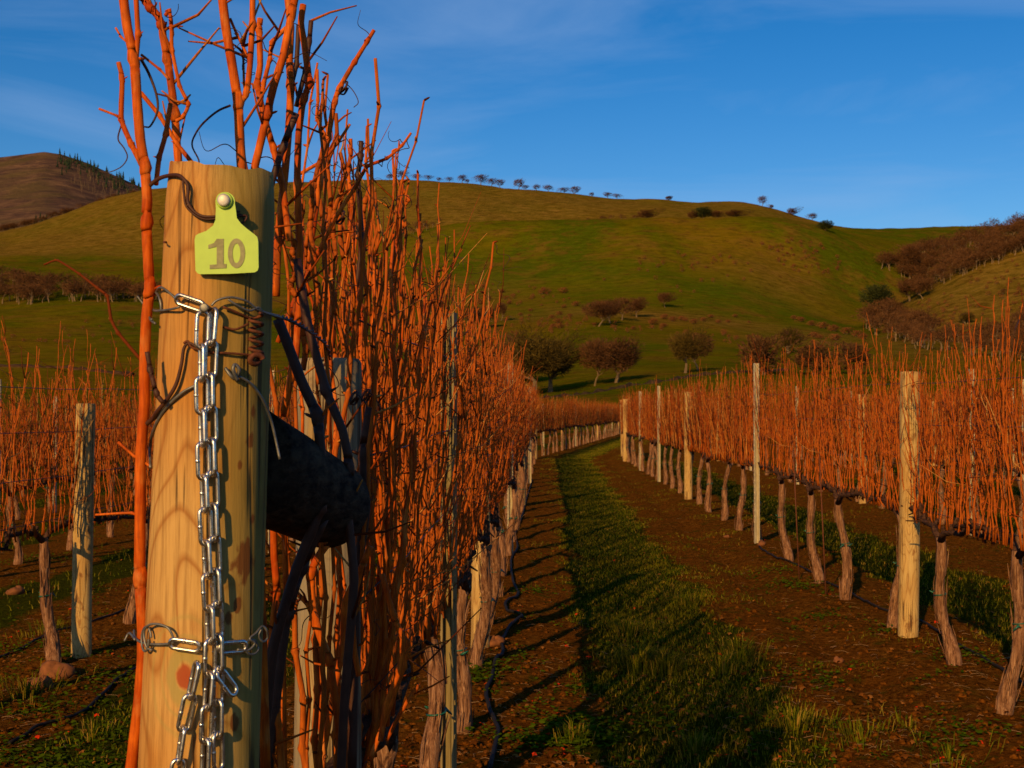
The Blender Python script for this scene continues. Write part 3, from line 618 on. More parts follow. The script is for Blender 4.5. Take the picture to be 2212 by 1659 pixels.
def tendril(M2, q, p, size=.05, r=.0011, n=14, turns=None):
    d = Vector((q.gauss(0, 1), q.gauss(0, .7), q.gauss(0, .5))).normalized(); u = d.orthogonal().normalized(); v = d.cross(u); pts = [p]; turns = turns or q.uniform(.4, 2.2)
    for i in range(1, n):
        t = i / (n - 1); a = t * turns * 6.283; rr = size * .35 * t; pts.append(p + d * size * t * 1.3 + (u * math.cos(a) + v * math.sin(a)) * rr)
    M2.tube(pts, [r * (1 - .6 * i / (n - 1)) for i in range(n)], 3, False)
def make_trunk(q, r=.04, lean=.12, sides=10, H=.92):
    M2 = MB(); n = 15; lx, ly = q.uniform(-lean * .4, lean * .4), q.uniform(-lean, lean); ph = q.uniform(0, 6); pts = []; rad = []
    for i in range(n):
        t = i / (n - 1); pts.append(Vector((lx * (t - .0) + .018 * math.sin(t * 7 + ph), ly * (t) + .022 * math.sin(t * 6 + ph * 2), -.06 + (H + .06) * t)))
        rad.append(r * (1.22 - .45 * t + .18 * math.exp(-((t - .1) / .1) ** 2) + .14 * math.sin(t * 19 + ph)) * (1.0 if t < .93 else 1.25))
    M2.tube(pts, rad, sides)
    nv = len(M2.v)
    for i in range(nv):
        v = Vector(M2.v[i]); k = i // sides
        if k < n: c = pts[k]; dv = v - c; a = i % sides; dv *= 1 + .22 * math.sin(a * 2.4 + k * .5 + ph) * (1 if a % 2 else -.5); M2.v[i] = tuple(c + dv)
    for i in range(34):                        # shaggy strips of bark
        k = q.randint(1, n - 4); a = q.uniform(0, 6.28); rr = rad[k] * 1.04; o = Vector((math.cos(a), math.sin(a), 0))
        p0 = pts[k] + o * rr; p1 = pts[k + 1] + o * rr * 1.1; p2 = pts[k + 2] + o * (rr * 1.05 + q.uniform(0, .012))
        M2.tube([p0, p1, p2], [.0035, .004, .0012], 3, False)
    return M2, pts[-1], pts
def make_vine(seed, split, ncane=26, tall=0.0, r=.0052, sides=5, laterals=26, tends=14, half=.74, trunk_r=.031, H=.82, lean=.2):
    """grapevine on a cordon along local Y; split = every cane its own part"""
    q = random.Random(seed); root = empty('grapevine')
    T, head, tp = make_trunk(q, trunk_r, lean, 10, H); T.build('trunk', BARK, root)
    Co = MB()
    for s in (-1, 1):
        pts = [head + Vector((0, 0, -.03))]; L_ = half * q.uniform(.9, 1.02)
        for i in range(1, 9): t = i / 8; pts.append(Vector((head.x * (1 - t) + q.gauss(0, .008), head.y * (1 - t) * .6 + s * L_ * t, H + .02 + .05 * math.sin(t * 2.2) + q.gauss(0, .009))))
        Co.tube(pts, [.021 * (1 - .45 * i / 8) * q.uniform(.8, 1.25) for i in range(9)], 7)
        for i in range(1, 9):
            Co.tube([pts[i], pts[i] + Vector((q.gauss(0, .012), q.gauss(0, .015), .05))], [.016, .009], 5)
            if q.random() < .6: Co.tube([pts[i], pts[i] + Vector((q.gauss(0, .03), q.gauss(0, .04), q.uniform(-.05, .02)))], [.008, .004], 4)
    Co.build('cordon', CORDON, root)
    B = MB(); D_ = MB(); allp = []
    for i in range(ncane):
        y = -half + 2 * half * (i + q.uniform(.05, .95)) / ncane; base = Vector((q.gauss(0, .014), y, H + .03)); hgt = 1.90 + tall + q.gauss(.04, .10)
        if q.random() < .2: hgt += q.uniform(.04, .24)
        if q.random() < .12: hgt -= q.uniform(.2, .6)
        top = Vector((q.gauss(0, .085), y + q.gauss(0, .21), hgt)); pts = cane_pts(q, base, top); allp.append(pts)
        M2 = MB() if split else B; rr = r * q.uniform(.55, 1.3)
        add_cane(M2, q, pts, rr, sides, split)
        for p in pts[2:]:
            if split and q.random() < .5: add_bud(M2, q, p, rr * .8)
        nl = laterals / ncane; nl = int(nl) + (q.random() < nl % 1)
        for _ in range(nl):
            p = q.choice(pts[2:-1] if len(pts) > 4 else pts[1:]); dr = Vector((q.gauss(0, .6), q.gauss(0, 1), q.uniform(.2, 1.6))).normalized(); ln = q.uniform(.05, .34)
            lp = [p, p + dr * ln * .5 + Vector((q.gauss(0, .008), q.gauss(0, .01), 0)), p + dr * ln + Vector((0, 0, ln * .25))]; M2.tube(lp, [rr * .5, rr * .42, rr * .22], 4 if split else 3)
        if split: M2.build('cane', CANE, root)
    for _ in range(tends): tendril(D_, q, q.choice(q.choice(allp)[1:]), q.uniform(.03, .09), .0012 if split else .0018, 18 if split else 10)
    for _ in range(int(ncane * .35)):
        p = q.choice(q.choice(allp)[1:]); dr = Vector((q.gauss(0, .5), q.gauss(0, 1), q.gauss(.1, .6))).normalized() * q.uniform(.05, .22); D_.tube([p, p + dr * .5 + Vector((0, q.gauss(0, .01), q.gauss(0, .01))), p + dr], [.0022, .0018, .001], 3)
    if not split: B.build('canes', CANE, root)
    tag(D_.build('tendrils', DARKCANE, root), kind='stuff')
    G = MB(); k = 8; c = tp[k]; rr = trunk_r * 1.12; th = q.uniform(0, 6)
    G.tube([c + Vector((math.cos(a * .7) * rr, math.sin(a * .7) * rr, .003 * a)) for a in range(10)], .004, 4)
    G.tube([c + Vector((-.2 * rr, -rr, 0)), c + Vector((-rr * .8, -rr * 1.5, .012)), c + Vector((-rr * 1.5, -rr * 1.4, -.012))], [.004, .008, .003], 4)
    G.tube([c + Vector((.2 * rr, -rr, 0)), c + Vector((rr * .7, -rr * 1.5, .01)), c + Vector((rr * 1.3, -rr * 1.3, .022))], [.004, .007, .003], 4)
    G.build('tie_tape', TIE, root)
    return root
def place(root, u, Y, flip, dx=0):
    x = rowx(u, Y) + dx; root.location = (x, Y, gh(x, Y) - .0)
    root.rotation_euler = (0, 0, (math.pi if flip else 0) - (.03 if Y < 40 else .157)); s = rng.uniform(.97, 1.05); root.scale = (1.1, 1, s)
full = [make_vine(100 + i, True, 36, .03, .0047, 5, 80, 70) for i in range(6)]
dense = [make_vine(300 + i, True, 56, .04 + (.10 if i < 2 else 0), .0050, 5, 130, 170, H=.76) for i in range(5)]
lite = [make_vine(200 + i, False, 54, 0, .0056, 4, 90, 30, half=.76) for i in range(6)]
usedf = set(); ROWNAME = {1: 'the row right of the grass alley', 2: 'the second row right of the alley', 3: 'the third row right of the alley', 4: 'the fourth row right of the alley', 5: 'the fifth row right of the alley',
                          0: 'the row behind the tagged post', -1: 'the first row left of the tagged post', -2: 'the second row left of the tagged post', -3: 'the third row left of the tagged post', -4: 'the fourth row left of the tagged post'}
def put_vine(k, Y, n, lab=None, dx=0, force=None, grp=None):
    pool = (dense if k == 0 else full) if (Y < 15 if k in (0, 1) else Y < 11) else lite; i = rng.randrange(len(pool)) if pool is not dense else (int(Y) % 2 if Y < 6.5 else 2 + rng.randrange(3))
    src = pool[i]; key = (id(pool), i)
    if key in usedf: o = dup(src)
    else: o = src; usedf.add(key)
    place(o, ROWU[k], Y, rng.random() < .5, dx)
    tag(o, lab, 'grapevine', grp or 'grapevines in ' + ROWNAME[k]); return o
R1Y = [6.35, 7.5, 8.75, 10.1, 11.2, 12.6, 14.35, 15.8, 17.3]
y = 18.7
while y < 43: R1Y.append(y); y += 1.42
for n, Y in enumerate(R1Y): put_vine(1, Y, n, dx=-.10 if n == 0 else 0, lab= 'bare orange caned grapevine, %s from the front in the row right of the alley' % ORD[n])
Y = 3.2; n = 0
while Y < 39.5:
    n += 1
    put_vine(0, Y, n, 'dense orange caned grapevine, %s one along the row behind the tagged post' % ORD[n]); Y += 1.42
Y = 40.6; n = 0
while Y < 96: put_vine(0, Y, 0, 'tiny far grapevine, %s from the left in the row bending right across the alley end' % ORD[n], grp='grapevines in the bending far row'); Y += 1.45; n += 1
for k, a, b in ((-1, 6.4, 32), (-2, 12.3, 41), (-3, 19, 42), (-4, 26, 42), (2, 12.2, 43), (3, 19, 43), (4, 26, 43), (5, 33, 43)):
    Y = a; n = 0
    while Y < b:
        lab = 'bare grapevine, %s from the front in ' % ORD[n] + ROWNAME[k]
        put_vine(k, Y, n, lab); Y += 1.45; n += 1

for pl in (full, dense, lite):
    for i, rt in enumerate(pl):
        if (id(pl), i) not in usedf:
            for c_ in list(rt.children): bpy.data.objects.remove(c_)
            bpy.data.objects.remove(rt)
# ------------------------------------------------------------------ posts
def post_mesh(h, r, seed, sides=20, taper=.93, bevel=.008):
    q = random.Random(seed); M2 = MB(); pts = []; rad = []; n = 16; a = q.uniform(-.006, .006)
    for i in range(n): t = i / (n - 1); pts.append(Vector((a * math.sin(t * 5), 0, -.1 + (h + .1) * t))); rad.append(r * (1 - (1 - taper) * t) * (1 + .018 * math.sin(t * 13 + seed)))
    pts[-1].z = h - bevel; pts.append(Vector((pts[-1].x, 0, h))); rad.append(rad[-1] - bevel * .7)
    M2.tube(pts, rad, sides); return M2
def wooden_post(x, Y, h, r, label, mat=WOOD, seed=1, lean=(0, 0), grp=None):
    o = post_mesh(h, r, seed).build('wooden_post', mat); o.location = (x, Y, gh(x, Y)); o.rotation_euler = (lean[0], lean[1], rng.uniform(0, 6.28) * 0 + seed)
    tag(o, label, 'post', grp); return o
def steel_mesh(h, M2):
    w_, d, t = .029, .036, .0026             # channel section with folded lips
    prof = [(-w_, -d / 2), (-w_ + .009, -d / 2), (-w_ + .009, -d / 2 + t), (-w_ + t, -d / 2 + t), (-w_ + t, d / 2 - t), (-.007, d / 2 - t), (-.004, d / 2 - .009), (.004, d / 2 - .009), (.007, d / 2 - t), (w_ - t, d / 2 - t), (w_ - t, -d / 2 + t), (w_ - .009, -d / 2 + t), (w_ - .009, -d / 2), (w_, -d / 2), (w_, d / 2), (.008, d / 2), (.005, d / 2 - .007), (-.005, d / 2 - .007), (-.008, d / 2), (-w_, d / 2)]
    b = len(M2.v); n = len(prof); M2.v += [(x, y, -.1) for x, y in prof] + [(x, y, h) for x, y in prof]
    for i in range(n): j = (i + 1) % n; M2.f.append((b + i, b + j, b + n + j, b + n + i))
    M2.f.append(tuple(b + n + i for i in range(n)))
SP = {}
def steel_post(x, Y, h, label, mat=STEEL, rz=0, grp=None):
    key = (round(h, 2), mat.name)
    if key not in SP:
        M2 = MB(); steel_mesh(h, M2); z = .25
        while z < h - .05:
            for s in (-1, 1): M2.box((s * .0317, -.004, z), (.0032, .006, .009))
            z += .07
        a = M2.build('steel_post', mat, None, False); SP[key] = (a, [False])
    src, fl = SP[key]; o = dup(src) if fl[0] else src; fl[0] = True
    o.location = (x, Y, gh(x, Y)); o.rotation_euler = (0, 0, rz); tag(o, label, 'post', grp); return o
u1 = ROWU[1]; u0 = ROWU[0]
wooden_post(2.79, 8.42, 1.86, .072, 'pale round wooden post, nearest one in the row right of the alley', WOOD, 3, (R(-.3), R(-.9)))
steel_post(rowx(u1, 14.35) - .05, 14.2, 2.14, 'tall galvanised steel post, nearest in the row right of the alley', rz=.15)
wooden_post(rowx(u1, 21.5), 21.5, 1.94, .075, 'wooden post in the middle of the row right of the alley', WOOD, 5)
steel_post(rowx(u1, 26.6) - .05, 26.6, 2.15, 'steel post beyond the middle wooden post right of the alley', rz=.1)
steel_post(rowx(u1, 32) - .05, 32, 2.13, 'last steel post before the far end posts right of the alley', rz=.1)
wooden_post(rowx(u1, 37.5) - .08, 37.5, 1.96, .09, 'brace post beside the far end post right of the alley', WOOD, 6)
wooden_post(rowx(u1, 42) - .1, 42, 1.98, .11, 'wooden end post at the far left corner of the right vine block', WOOD, 7, (R(-2), 0))
# row behind the tagged post
p2x = P(715, 770, 2.42)
wooden_post(p2x.x - .004, 2.42, 1.70, .070, 'weathered wooden post in the canes right behind the tagged post', WOODG, 8, (0, R(.4)))
steel_post(-.262, 4.95, 2.0, 'bronze grey steel post among the dense canes right of the tagged post', DULLSTEEL, rz=-.35)
wooden_post(-.215, 8.1, 1.62, .066, 'short yellowish wooden post past the bronze steel post in the dense row', WOOD, 9, (R(.5), 0))
steel_post(-.02, 13.2, 2.12, 'slim steel post at the alley edge of the dense left row', rz=.2)
wooden_post(rowx(u0, 20), 20, 1.9, .07, 'half hidden wooden post far along the dense left row', WOOD, 10)
steel_post(rowx(u0, 26) + .05, 26, 2.1, 'far steel post along the alley edge of the dense left row', rz=.2)
wooden_post(rowx(u0, 39.9), 39.9, 1.98, .09, 'far wooden end post closing the dense left row', WOOD, 11)
for i, Y in enumerate(np.arange(43, 95, 5.6)):
    if i % 3 == 1: wooden_post(rowx(u0, Y) - .06, Y + .1, 1.70, .06, 'tiny wooden post, %s post from the left in the bending far row' % ORD[i], WOOD, 12, grp='wooden posts of the far row')
    else: steel_post(rowx(u0, Y) - .10, Y + .12, 1.85, 'tiny steel post, %s post from the left in the bending far row' % ORD[i], rz=.2, grp='steel posts of the far row')
# left rows
um = ROWU[-1]
wooden_post(P(180, 900, 8.15).x, 8.15, 1.73, .068, 'wooden post crossed by cane shadows left of the tagged post', WOOD, 14, (0, R(.9)))
for i, (k, Y, kind, lab) in enumerate([(-1, 14.0, 's', 'steel post in the first row left of the tagged post, behind thin canes'), (-1, 20, 'w', 'second wooden post in the first row left of the tagged post'),
        (-2, 13.2, 's', 'steel post at the left picture edge among bare canes'), (-2, 19, 's', 'second steel post in the second row left of the tagged post'), (-2, 25, 'w', 'far wooden post in the second row left of the tagged post'), (-3, 22, 's', 'far steel post in the third row left of the tagged post'), (-3, 29, 'w', 'far wooden post in the third row left of the tagged post'),
        (2, 15.3, 's', 'bright tall steel post near the right picture edge, second row'), (2, 20.6, 'w', 'pale wooden post seen through the canes in the second right row'), (2, 26, 's', 'steel post seen through canes, middle of the second right row'), (2, 32, 's', 'far steel post of the second right row'), (2, 38, 'w', 'far wooden post of the second right row'),
        (3, 21, 's', 'nearest steel post of the third right row'), (3, 27, 'w', 'wooden post of the third right row'), (3, 33, 's', 'farther steel post of the third right row'), (4, 29, 's', 'steel post of the fourth right row'), (4, 35, 'w', 'wooden post of the fourth right row')]):
    x = rowx(ROWU[k], Y)
    if kind == 'w': wooden_post(x, Y, 1.88, .075, lab, WOOD, 20 + i)
    else: steel_post(x, Y, 2.14, lab, rz=rng.uniform(-.2, .2))
# thin rusty stakes beside trunks
for i, (px, py) in enumerate([(1812, 1285), (1788, 1275)]):
    pass
for i, (Y, dx, lab) in enumerate([(10.35, -.12, 'thin rusty stake leaning beside the fourth trunk right of the alley'), (11.35, -.14, 'thin rusty stake beside the fifth trunk right of the alley')]):
    x = rowx(u1, Y) + dx; M2 = MB(); M2.tube([(x, Y, -.1), (x - .06, Y - .02, 1.25)], .006, 6); tag(M2.build('stake', RUST), lab, 'stake')
# trellis wires
for k, nm in ((0, 'row behind the tagged post'), (1, 'row right of the alley'), (-1, 'row left of the tagged post')):
    for j, (z, word) in enumerate(((.93, 'lowest'), (1.22, 'second lowest'), (1.52, 'second highest'), (1.80, 'highest'))):
        a = 2.45 if k == 0 else 5.5; M2 = MB(); pts = [Vector((rowx(ROWU[k], Y) + (.05 if j else 0), Y, gh(rowx(ROWU[k], Y), Y) * .5 + z + .01 * math.sin(Y * 1.1 + j))) for Y in np.arange(a, 40, .8)]
        M2.tube(pts, .0022, 4); tag(M2.build('trellis_wire', BLACKWIRE), '%s trellis wire strung along the %s' % (word, nm), 'wire')

# ------------------------------------------------------------------ the tagged end post
M2 = MB(); pts = []; rad = []; n = 44
for i in range(n):
    z = -.2 + (AX_TOP.z + .2) * i / (n - 1); pts.append(Vector((ax10(z), 1.6, z))); rad.append(r10(z))
sides = 64; M2.tube(pts, rad, sides)
q = random.Random(2)
for i in range(len(M2.v)):
    x, y, z = M2.v[i]; k = i // sides
    if k < n:
        c = pts[k]; a = math.atan2(y - 1.6, x - c.x); rr = rad[k] * (1 + .012 * math.sin(a * 3 + z * 2) + .008 * math.sin(a * 7 + 1 + z * 3) - .018 * max(0, math.cos(a * 1 - 4.95) - .9985) * 500 * .6 * (1 if z > 1.6 else .3) / 1.0)
        zt = z
        if k == n - 1: rr *= .955; zt = z + .0045 * math.sin(a * 2 + .8) + .002 * math.sin(a * 9)
        M2.v[i] = (c.x + rr * math.cos(a), 1.6 + rr * math.sin(a), zt)
POST = M2.build('end_post', WOOD10); tag(POST, 'thick round yellow wooden end post with chain and numbered tag, nearest the camera', 'post')
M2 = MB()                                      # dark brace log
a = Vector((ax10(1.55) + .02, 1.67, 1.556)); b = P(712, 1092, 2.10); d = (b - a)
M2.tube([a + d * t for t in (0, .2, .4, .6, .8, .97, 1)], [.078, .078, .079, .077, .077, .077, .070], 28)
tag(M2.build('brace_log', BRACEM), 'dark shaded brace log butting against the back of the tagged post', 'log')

# number tag
tg = empty('tag', S(492, 530, .006))
def tagpt(off):
    o = S(492, 520, .014)
    return lambda p: Vector((P(p[0], p[1], o.y).x, o.y - off + (p[1] - 520) * .0000, P(p[0], p[1], o.y).z))
shape = [(424, 585), (422, 520), (424, 510), (430, 506), (447, 500), (462, 488), (467, 476), (468, 455)]
arc = [(488 + 21 * math.cos(t), 437 - 21 * math.sin(t)) for t in np.linspace(math.pi * 1.05, -math.pi * .05, 13)]
shape += arc + [(511, 455), (513, 472), (522, 484), (536, 496), (552, 508), (557, 513), (559, 522), (560, 578), (558, 585), (552, 589), (500, 592), (434, 593), (428, 591)]
def child(M2, name, mat, parent, smooth=False):
    o = M2.build(name, mat, None, smooth); o.parent = parent; o.matrix_parent_inverse = Matrix.Translation(-parent.location); return o
M2 = MB(); M2.prism(shape, tagpt(.004), tagpt(.0015)); child(M2, 'tag_plate', TAGM, tg)
M2 = MB()
def ring2(cx, cy, rx, ry, sx=0):
    return [(cx + rx * math.cos(t) + sx, cy + ry * math.sin(t)) for t in np.linspace(0, 2 * math.pi, 28, endpoint=False)]
one = [(476, 517), (485, 517), (485, 571), (491, 571), (491, 580), (455, 582), (455, 573), (470, 572), (470, 534), (452, 538), (452, 530), (464, 526), (470, 517)]
M2.prism(one, tagpt(.0048), tagpt(.0038))
ro, ri = ring2(512.5, 548, 18.5, 32), ring2(512.5, 548, 8.5, 21); fr, bk = tagpt(.0048), tagpt(.0038); b0 = len(M2.v); M2.v += [tuple(fr(p)) for p in ro] + [tuple(fr(p)) for p in ri] + [tuple(bk(p)) for p in ro]
for i in range(28): j = (i + 1) % 28; M2.f += [(b0 + i, b0 + j, b0 + 28 + j, b0 + 28 + i), (b0 + j, b0 + i, b0 + 56 + i, b0 + 56 + j)]
child(M2, 'number', TAGTXT, tg)
c0 = tagpt(.004)((487, 435)); M2 = MB(); M2.tube([c0, c0 + Vector((0, -.004, 0)), c0 + Vector((0, -.0045, 0))], [.0108, .0104, .0085], 28); child(M2, 'tag_button', TAGM, tg, True)
M2 = MB(); c1 = c0 + Vector((0, -.0045, 0)); M2.tube([c1, c1 + Vector((0, -.003, 0)), c1 + Vector((0, -.0042, 0))], [.0082, .0080, .0058], 24); child(M2, 'rivet', RIVET, tg, True)
tag(tg, 'yellow green plastic tag printed 10 and riveted to the near post', 'tag')

# chain
def link(M2, c, ax, side, L_=.053, W=.0205, t=.0028, twist=0):
    ax = ax.normalized(); side = (side - ax * side.dot(ax)).normalized(); r = W / 2 - t; hl = L_ / 2 - t - r; pts = []
    for a in np.linspace(-math.pi / 2, math.pi / 2, 9): pts.append(c + ax * (hl + r * math.cos(a)) + side * r * math.sin(a))
    for a in np.linspace(math.pi / 2, 1.5 * math.pi, 9): pts.append(c + ax * (-hl + r * math.cos(a)) + side * r * math.sin(a))
    pts.append(pts[0]); 
    M2.tube(pts, t, 8, False)
    p = c + side * r; M2.tube([p - ax * .002, p - ax * .001, p + ax * .001, p + ax * .002], [t, t * 1.14, t * 1.14, t], 8, False)
ch = empty('chain', S(450, 1000, .01))
def lay_chain(path, phase=0, off=.0085, L_=.053, names='chain_link'):
    P3 = [S(x, y, o) for x, y, o in path]; seg = []; pitch = L_ - 4 * .0028 - .0002; cur = 0; acc = []
    dense = catmull(P3, 10); i = 0; p = dense[0]; out = [p]; rem = pitch
    for a, b in zip(dense[:-1], dense[1:]):
        l = (b - a).length; pos = 0
        while l - pos >= rem: pos += rem; out.append(a.lerp(b, pos / l)); rem = pitch
        rem -= l - pos
    for k in range(len(out) - 1):
        c = (out[k] + out[k + 1]) / 2; ax = out[k + 1] - out[k]; nrm = Vector((c.x - ax10(c.z), c.y - 1.6, 0)).normalized(); lat = ax.cross(nrm).normalized()
        ang = R(28) if (k + phase) % 2 == 0 else R(-62)
        side = lat * math.cos(ang) + nrm * math.sin(ang); M2 = MB(); link(M2, c, ax, side, L_); child(M2, 'chain_link', ZINC, ch, True)
    return out
lay_chain([(443, 680, .012), (440, 800, .013), (442, 1000, .013), (447, 1200, .013), (452, 1330, .013), (452, 1430, .013), (445, 1540, .013), (440, 1700, .012)], 0)
lay_chain([(463, 672, .009), (455, 800, .010), (457, 1000, .010), (462, 1200, .010), (466, 1330, .010), (468, 1430, .010), (466, 1560, .010), (468, 1700, .01)], 1)
lay_chain([(428, 1430, .016), (420, 1480, .015), (405, 1540, .012), (398, 1600, .011), (383, 1700, .011), (380, 1760, .011)], 1)
lay_chain([(470, 1450, .010), (490, 1478, .010), (500, 1498, .010)], 0, L_=.045)
M2 = MB(); link(M2, S(418, 656, .010), S(448, 668, .010) - S(388, 645, .010), Vector((0, -.25, 1)), .046, .018); child(M2, 'chain_link', ZINC, ch, True)
M2 = MB(); link(M2, S(403, 1391, .008), S(432, 1396, .01) - S(372, 1386, .01), Vector((0, -.2, 1)), .044, .018); child(M2, 'chain_link', ZINC, ch, True)
M2 = MB(); link(M2, S(497, 1396, .008), S(530, 1394, .01) - S(470, 1398, .01), Vector((0, -.2, 1)), .044, .019); child(M2, 'chain_link', ZINC, ch, True)
M2 = MB(); c0 = S(449, 667, 0); nn = Vector((0, -1, 0)); M2.tube([c0, c0 + nn * .016, c0 + nn * .0165, c0 + nn * .019, c0 + nn * .0195], [.003, .003, .0058, .0058, .004], 16); child(M2, 'nail', WIRE, ch, True)
tag(ch, 'shiny doubled steel chain hanging down the face of the near post', 'chain')

# wires, tendrils and hooks on the post
def wire_obj(name, runs, mat, label, cat, r=.0016, k=6):
    M2 = MB()
    for run in runs:
        rr = run[-1] if isinstance(run[-1], float) else r; pp = run[:-1] if isinstance(run[-1], float) else run
        M2.tube(catmull([S(x, y, o) for x, y, o in pp], k), rr, 7)
    return tag(M2.build(name, mat), label, cat)
def circ(cx, cy, rx, ry, o0, o1=None, a0=0, a1=6.283, n=12):
    o1 = o0 if o1 is None else o1
    return [(cx + rx * math.cos(a0 + (a1 - a0) * i / n), cy + ry * math.sin(a0 + (a1 - a0) * i / n), o0 + (o1 - o0) * (i / n)) for i in range(n + 1)]
wire_obj('tie_wire', [[(300, 640, .002), (318, 655, .006), (338, 670, .012), (345, 690, .012), (352, 700, .01)], circ(340, 662, 15, 34, .012, .004, 1.0, 6.6), [(345, 640, .008), (362, 622, .010), (385, 640, .010), (398, 660, .009), (386, 668, .009), (350, 672, .006), (336, 668, .006)]], WIRE, 'loop of grey wire hooked to the upper chain link, left edge of post', 'wire')
wire_obj('twisted_wire', [[(458, 662, .012), (470, 650, .012), (495, 644, .012), (525, 652, .010), (545, 668, .008), (575, 680, .006), (598, 686, .006)], [(490, 648, .010), (505, 660, .011), (530, 672, .009), (548, 665, .008), (560, 674, .007), (590, 682, .006)]], WIRE, 'twisted grey wire leading right from the nail round the post', 'wire')
M2 = MB(); A = [S(590, 684, .005), P(620, 688, 1.66), P(645, 700, 1.72), P(665, 712, 1.78), P(690, 730, 1.9), P(705, 745, 2.0), P(715, 775, 2.1)]
for ph in (0, math.pi):
    dd = catmull(A, 10); M2.tube([p + Vector((math.cos(i * .8 + ph) * .0022, 0, math.sin(i * .8 + ph) * .0022)) for i, p in enumerate(dd)], .0015, 5)
tag(M2.build('anchor_wire', BLACKWIRE), 'dark twisted wire running from the near post into the canes', 'wire')
wire_obj('lower_tie_wire', [[(296, 1362, .004), (310, 1378, .010), (330, 1388, .010), (372, 1388, .008), (382, 1378, .009), (372, 1352, .011), (345, 1345, .012), (330, 1360, .012), (333, 1392, .012), (342, 1402, .010)], circ(330, 1378, 8, 26, .012, .008, 0, 6.2), [(288, 1385, .012), (302, 1368, .014), (312, 1380, .012)]], WIRE, 'grey wire loops at the left end of the lower chain link', 'wire')
wire_obj('lower_hook_wire', [[(505, 1401, .009), (525, 1402, .01), (535, 1388, .012), (528, 1378, .010), (540, 1366, .010), (552, 1352, .010), (560, 1362, .011), (562, 1378, .010), (553, 1385, .010), (545, 1372, .010), (548, 1358, .012)], circ(532, 1396, 13, 16, .010, .008)], WIRE, 'grey wire rings at the right end of the lower chain link', 'wire')
wire_obj('spring', [[(542 + 10 * math.sin(t * 1.0), 678 + t * 3.3, .010 + .008 * math.cos(t)) for t in np.arange(0, 28, .7)] + [.0022], circ(536, 777, 9, 9, .012, .02) + [.0042], [(541, 690, .004), (500, 672, .006), (480, 664, .008)], [(480, 706, .004), (505, 712, .006), (530, 700, .008)], [(540, 768, .006), (500, 764, .006), (455, 762, .004)], [(404, 742, .008), (412, 738, .008), (420, 752, .006), (455, 760, .006)]], RUST, 'rusty coiled spring and wire pinned right of the chain', 'spring')
wire_obj('staple', [[(485, 795, .004), (495, 812, .008), (505, 818, .006), (510, 800, .010), (502, 788, .010), (498, 800, .012), (508, 822, .008)] + [.0024]], WIRE, 'bent grey staple under the rusty spring', 'staple')
wire_obj('arched_wire', [[(330, 1010, .003), (329, 965, .003), (338, 925, .003), (360, 885, .003), (395, 850, .004), (425, 832, .003)], [(512, 813, .006), (535, 828, .005), (560, 860, .004), (578, 905, .004), (588, 945, .004), (598, 992, .004)]] , WIRE, 'long grey wire arching over both sides of the near post', 'wire', .0019)
wire_obj('small_nail', [[(361, 523, .0), (366, 524, .008), (372, 526, .010)]], RUST, 'tiny nail in the left edge of the near post', 'nail', .0012)

# ------------------------------------------------------------------ the vine that grows round the end post, canes shaped one by one
V = empty('grapevine', (-.34, 2.0, 0)); q = random.Random(77)
def vp(M2, name, mat): o = M2.build(name, mat, None, True); o.parent = V; o.matrix_parent_inverse = Matrix.Translation(-V.location); return o
T, head, tp = make_trunk(q, .045, .05, 12, .90); T.v = [(a - .34, b + 2.0, c) for a, b, c in T.v]; vp(T, 'trunk', BARK)
M2 = MB()
for s in (-1, 1): M2.tube([Vector((-.34, 2.0, .88))] + [Vector((-.34 + q.gauss(0, .01) - (.04 * t if s < 0 else 0), 2.0 + s * .75 * t, .92 + q.gauss(0, .01))) for t in (.2, .4, .6, .8, 1.0)], [.028, .024, .022, .02, .017, .013], 9)
vp(M2, 'cordon', CORDON)
HP = []
def internodes(p3):
    out = []; cm_ = catmull(p3, 5)
    for i in range(len(p3) - 1):
        for j in range(5):
            t = j / 5; out.append(p3[i].lerp(p3[i + 1], t) * .55 + cm_[i * 5 + j] * .45)
    out.append(p3[-1]); return out
def hc(pts, D, rpx, mat=NEARCANE, nodes=(), sides=12, D1=None, name='cane', buds=True, taper=1.0):
    """a cane through picture points; radius in picture pixels at its distance"""
    n = len(pts); D1 = D if D1 is None else D1
    p3 = [P(x, y, D + (D1 - D) * i / (n - 1)) for i, (x, y) in enumerate(pts)]; r0 = rpx / F * D * .88
    dn = internodes(p3); m_ = len(dn); rad = [r0 * (1 + (taper - 1) * i / (m_ - 1)) for i in range(m_)]
    M2 = MB(); D2 = []; R2 = []
    for i in range(m_):
        rr = rad[i] * (1 + .02 * math.sin(i * 1.7))
        nd = i % 5 == 0 and 0 < i < m_ - 1 and ((i // 5) in nodes if nodes else (rpx < 6.5 or (i // 5) % 2 == 1))
        if nd:
            d0 = (dn[i] - dn[i - 1]).normalized(); d1 = (dn[i + 1] - dn[i]).normalized(); big = q.uniform(1.16, 1.42)
            sh_ = Vector((q.choice((-1, 1)) * rr * .18, 0, 0))
            D2 += [dn[i] - d0 * rr * 2.2, dn[i] - d0 * rr * .9 + sh_ * .6, dn[i] + sh_, dn[i] + d1 * rr * 1.0 - sh_ * .3, dn[i] + d1 * rr * 2.0]; R2 += [rr * .98, rr * (.4 + big * .6), rr * big, rr * 1.12, rr * .95]
            if buds: add_bud(M2, q, dn[i] + Vector((q.choice((-1, 1)) * rr * 1.0, -rr * .3, 0)), rr * .5)
        else: D2.append(dn[i]); R2.append(rr)
    HP.extend(p for p in dn if p.y > 1.75); M2.tube(D2, R2, sides); vp(M2, name, mat); return dn
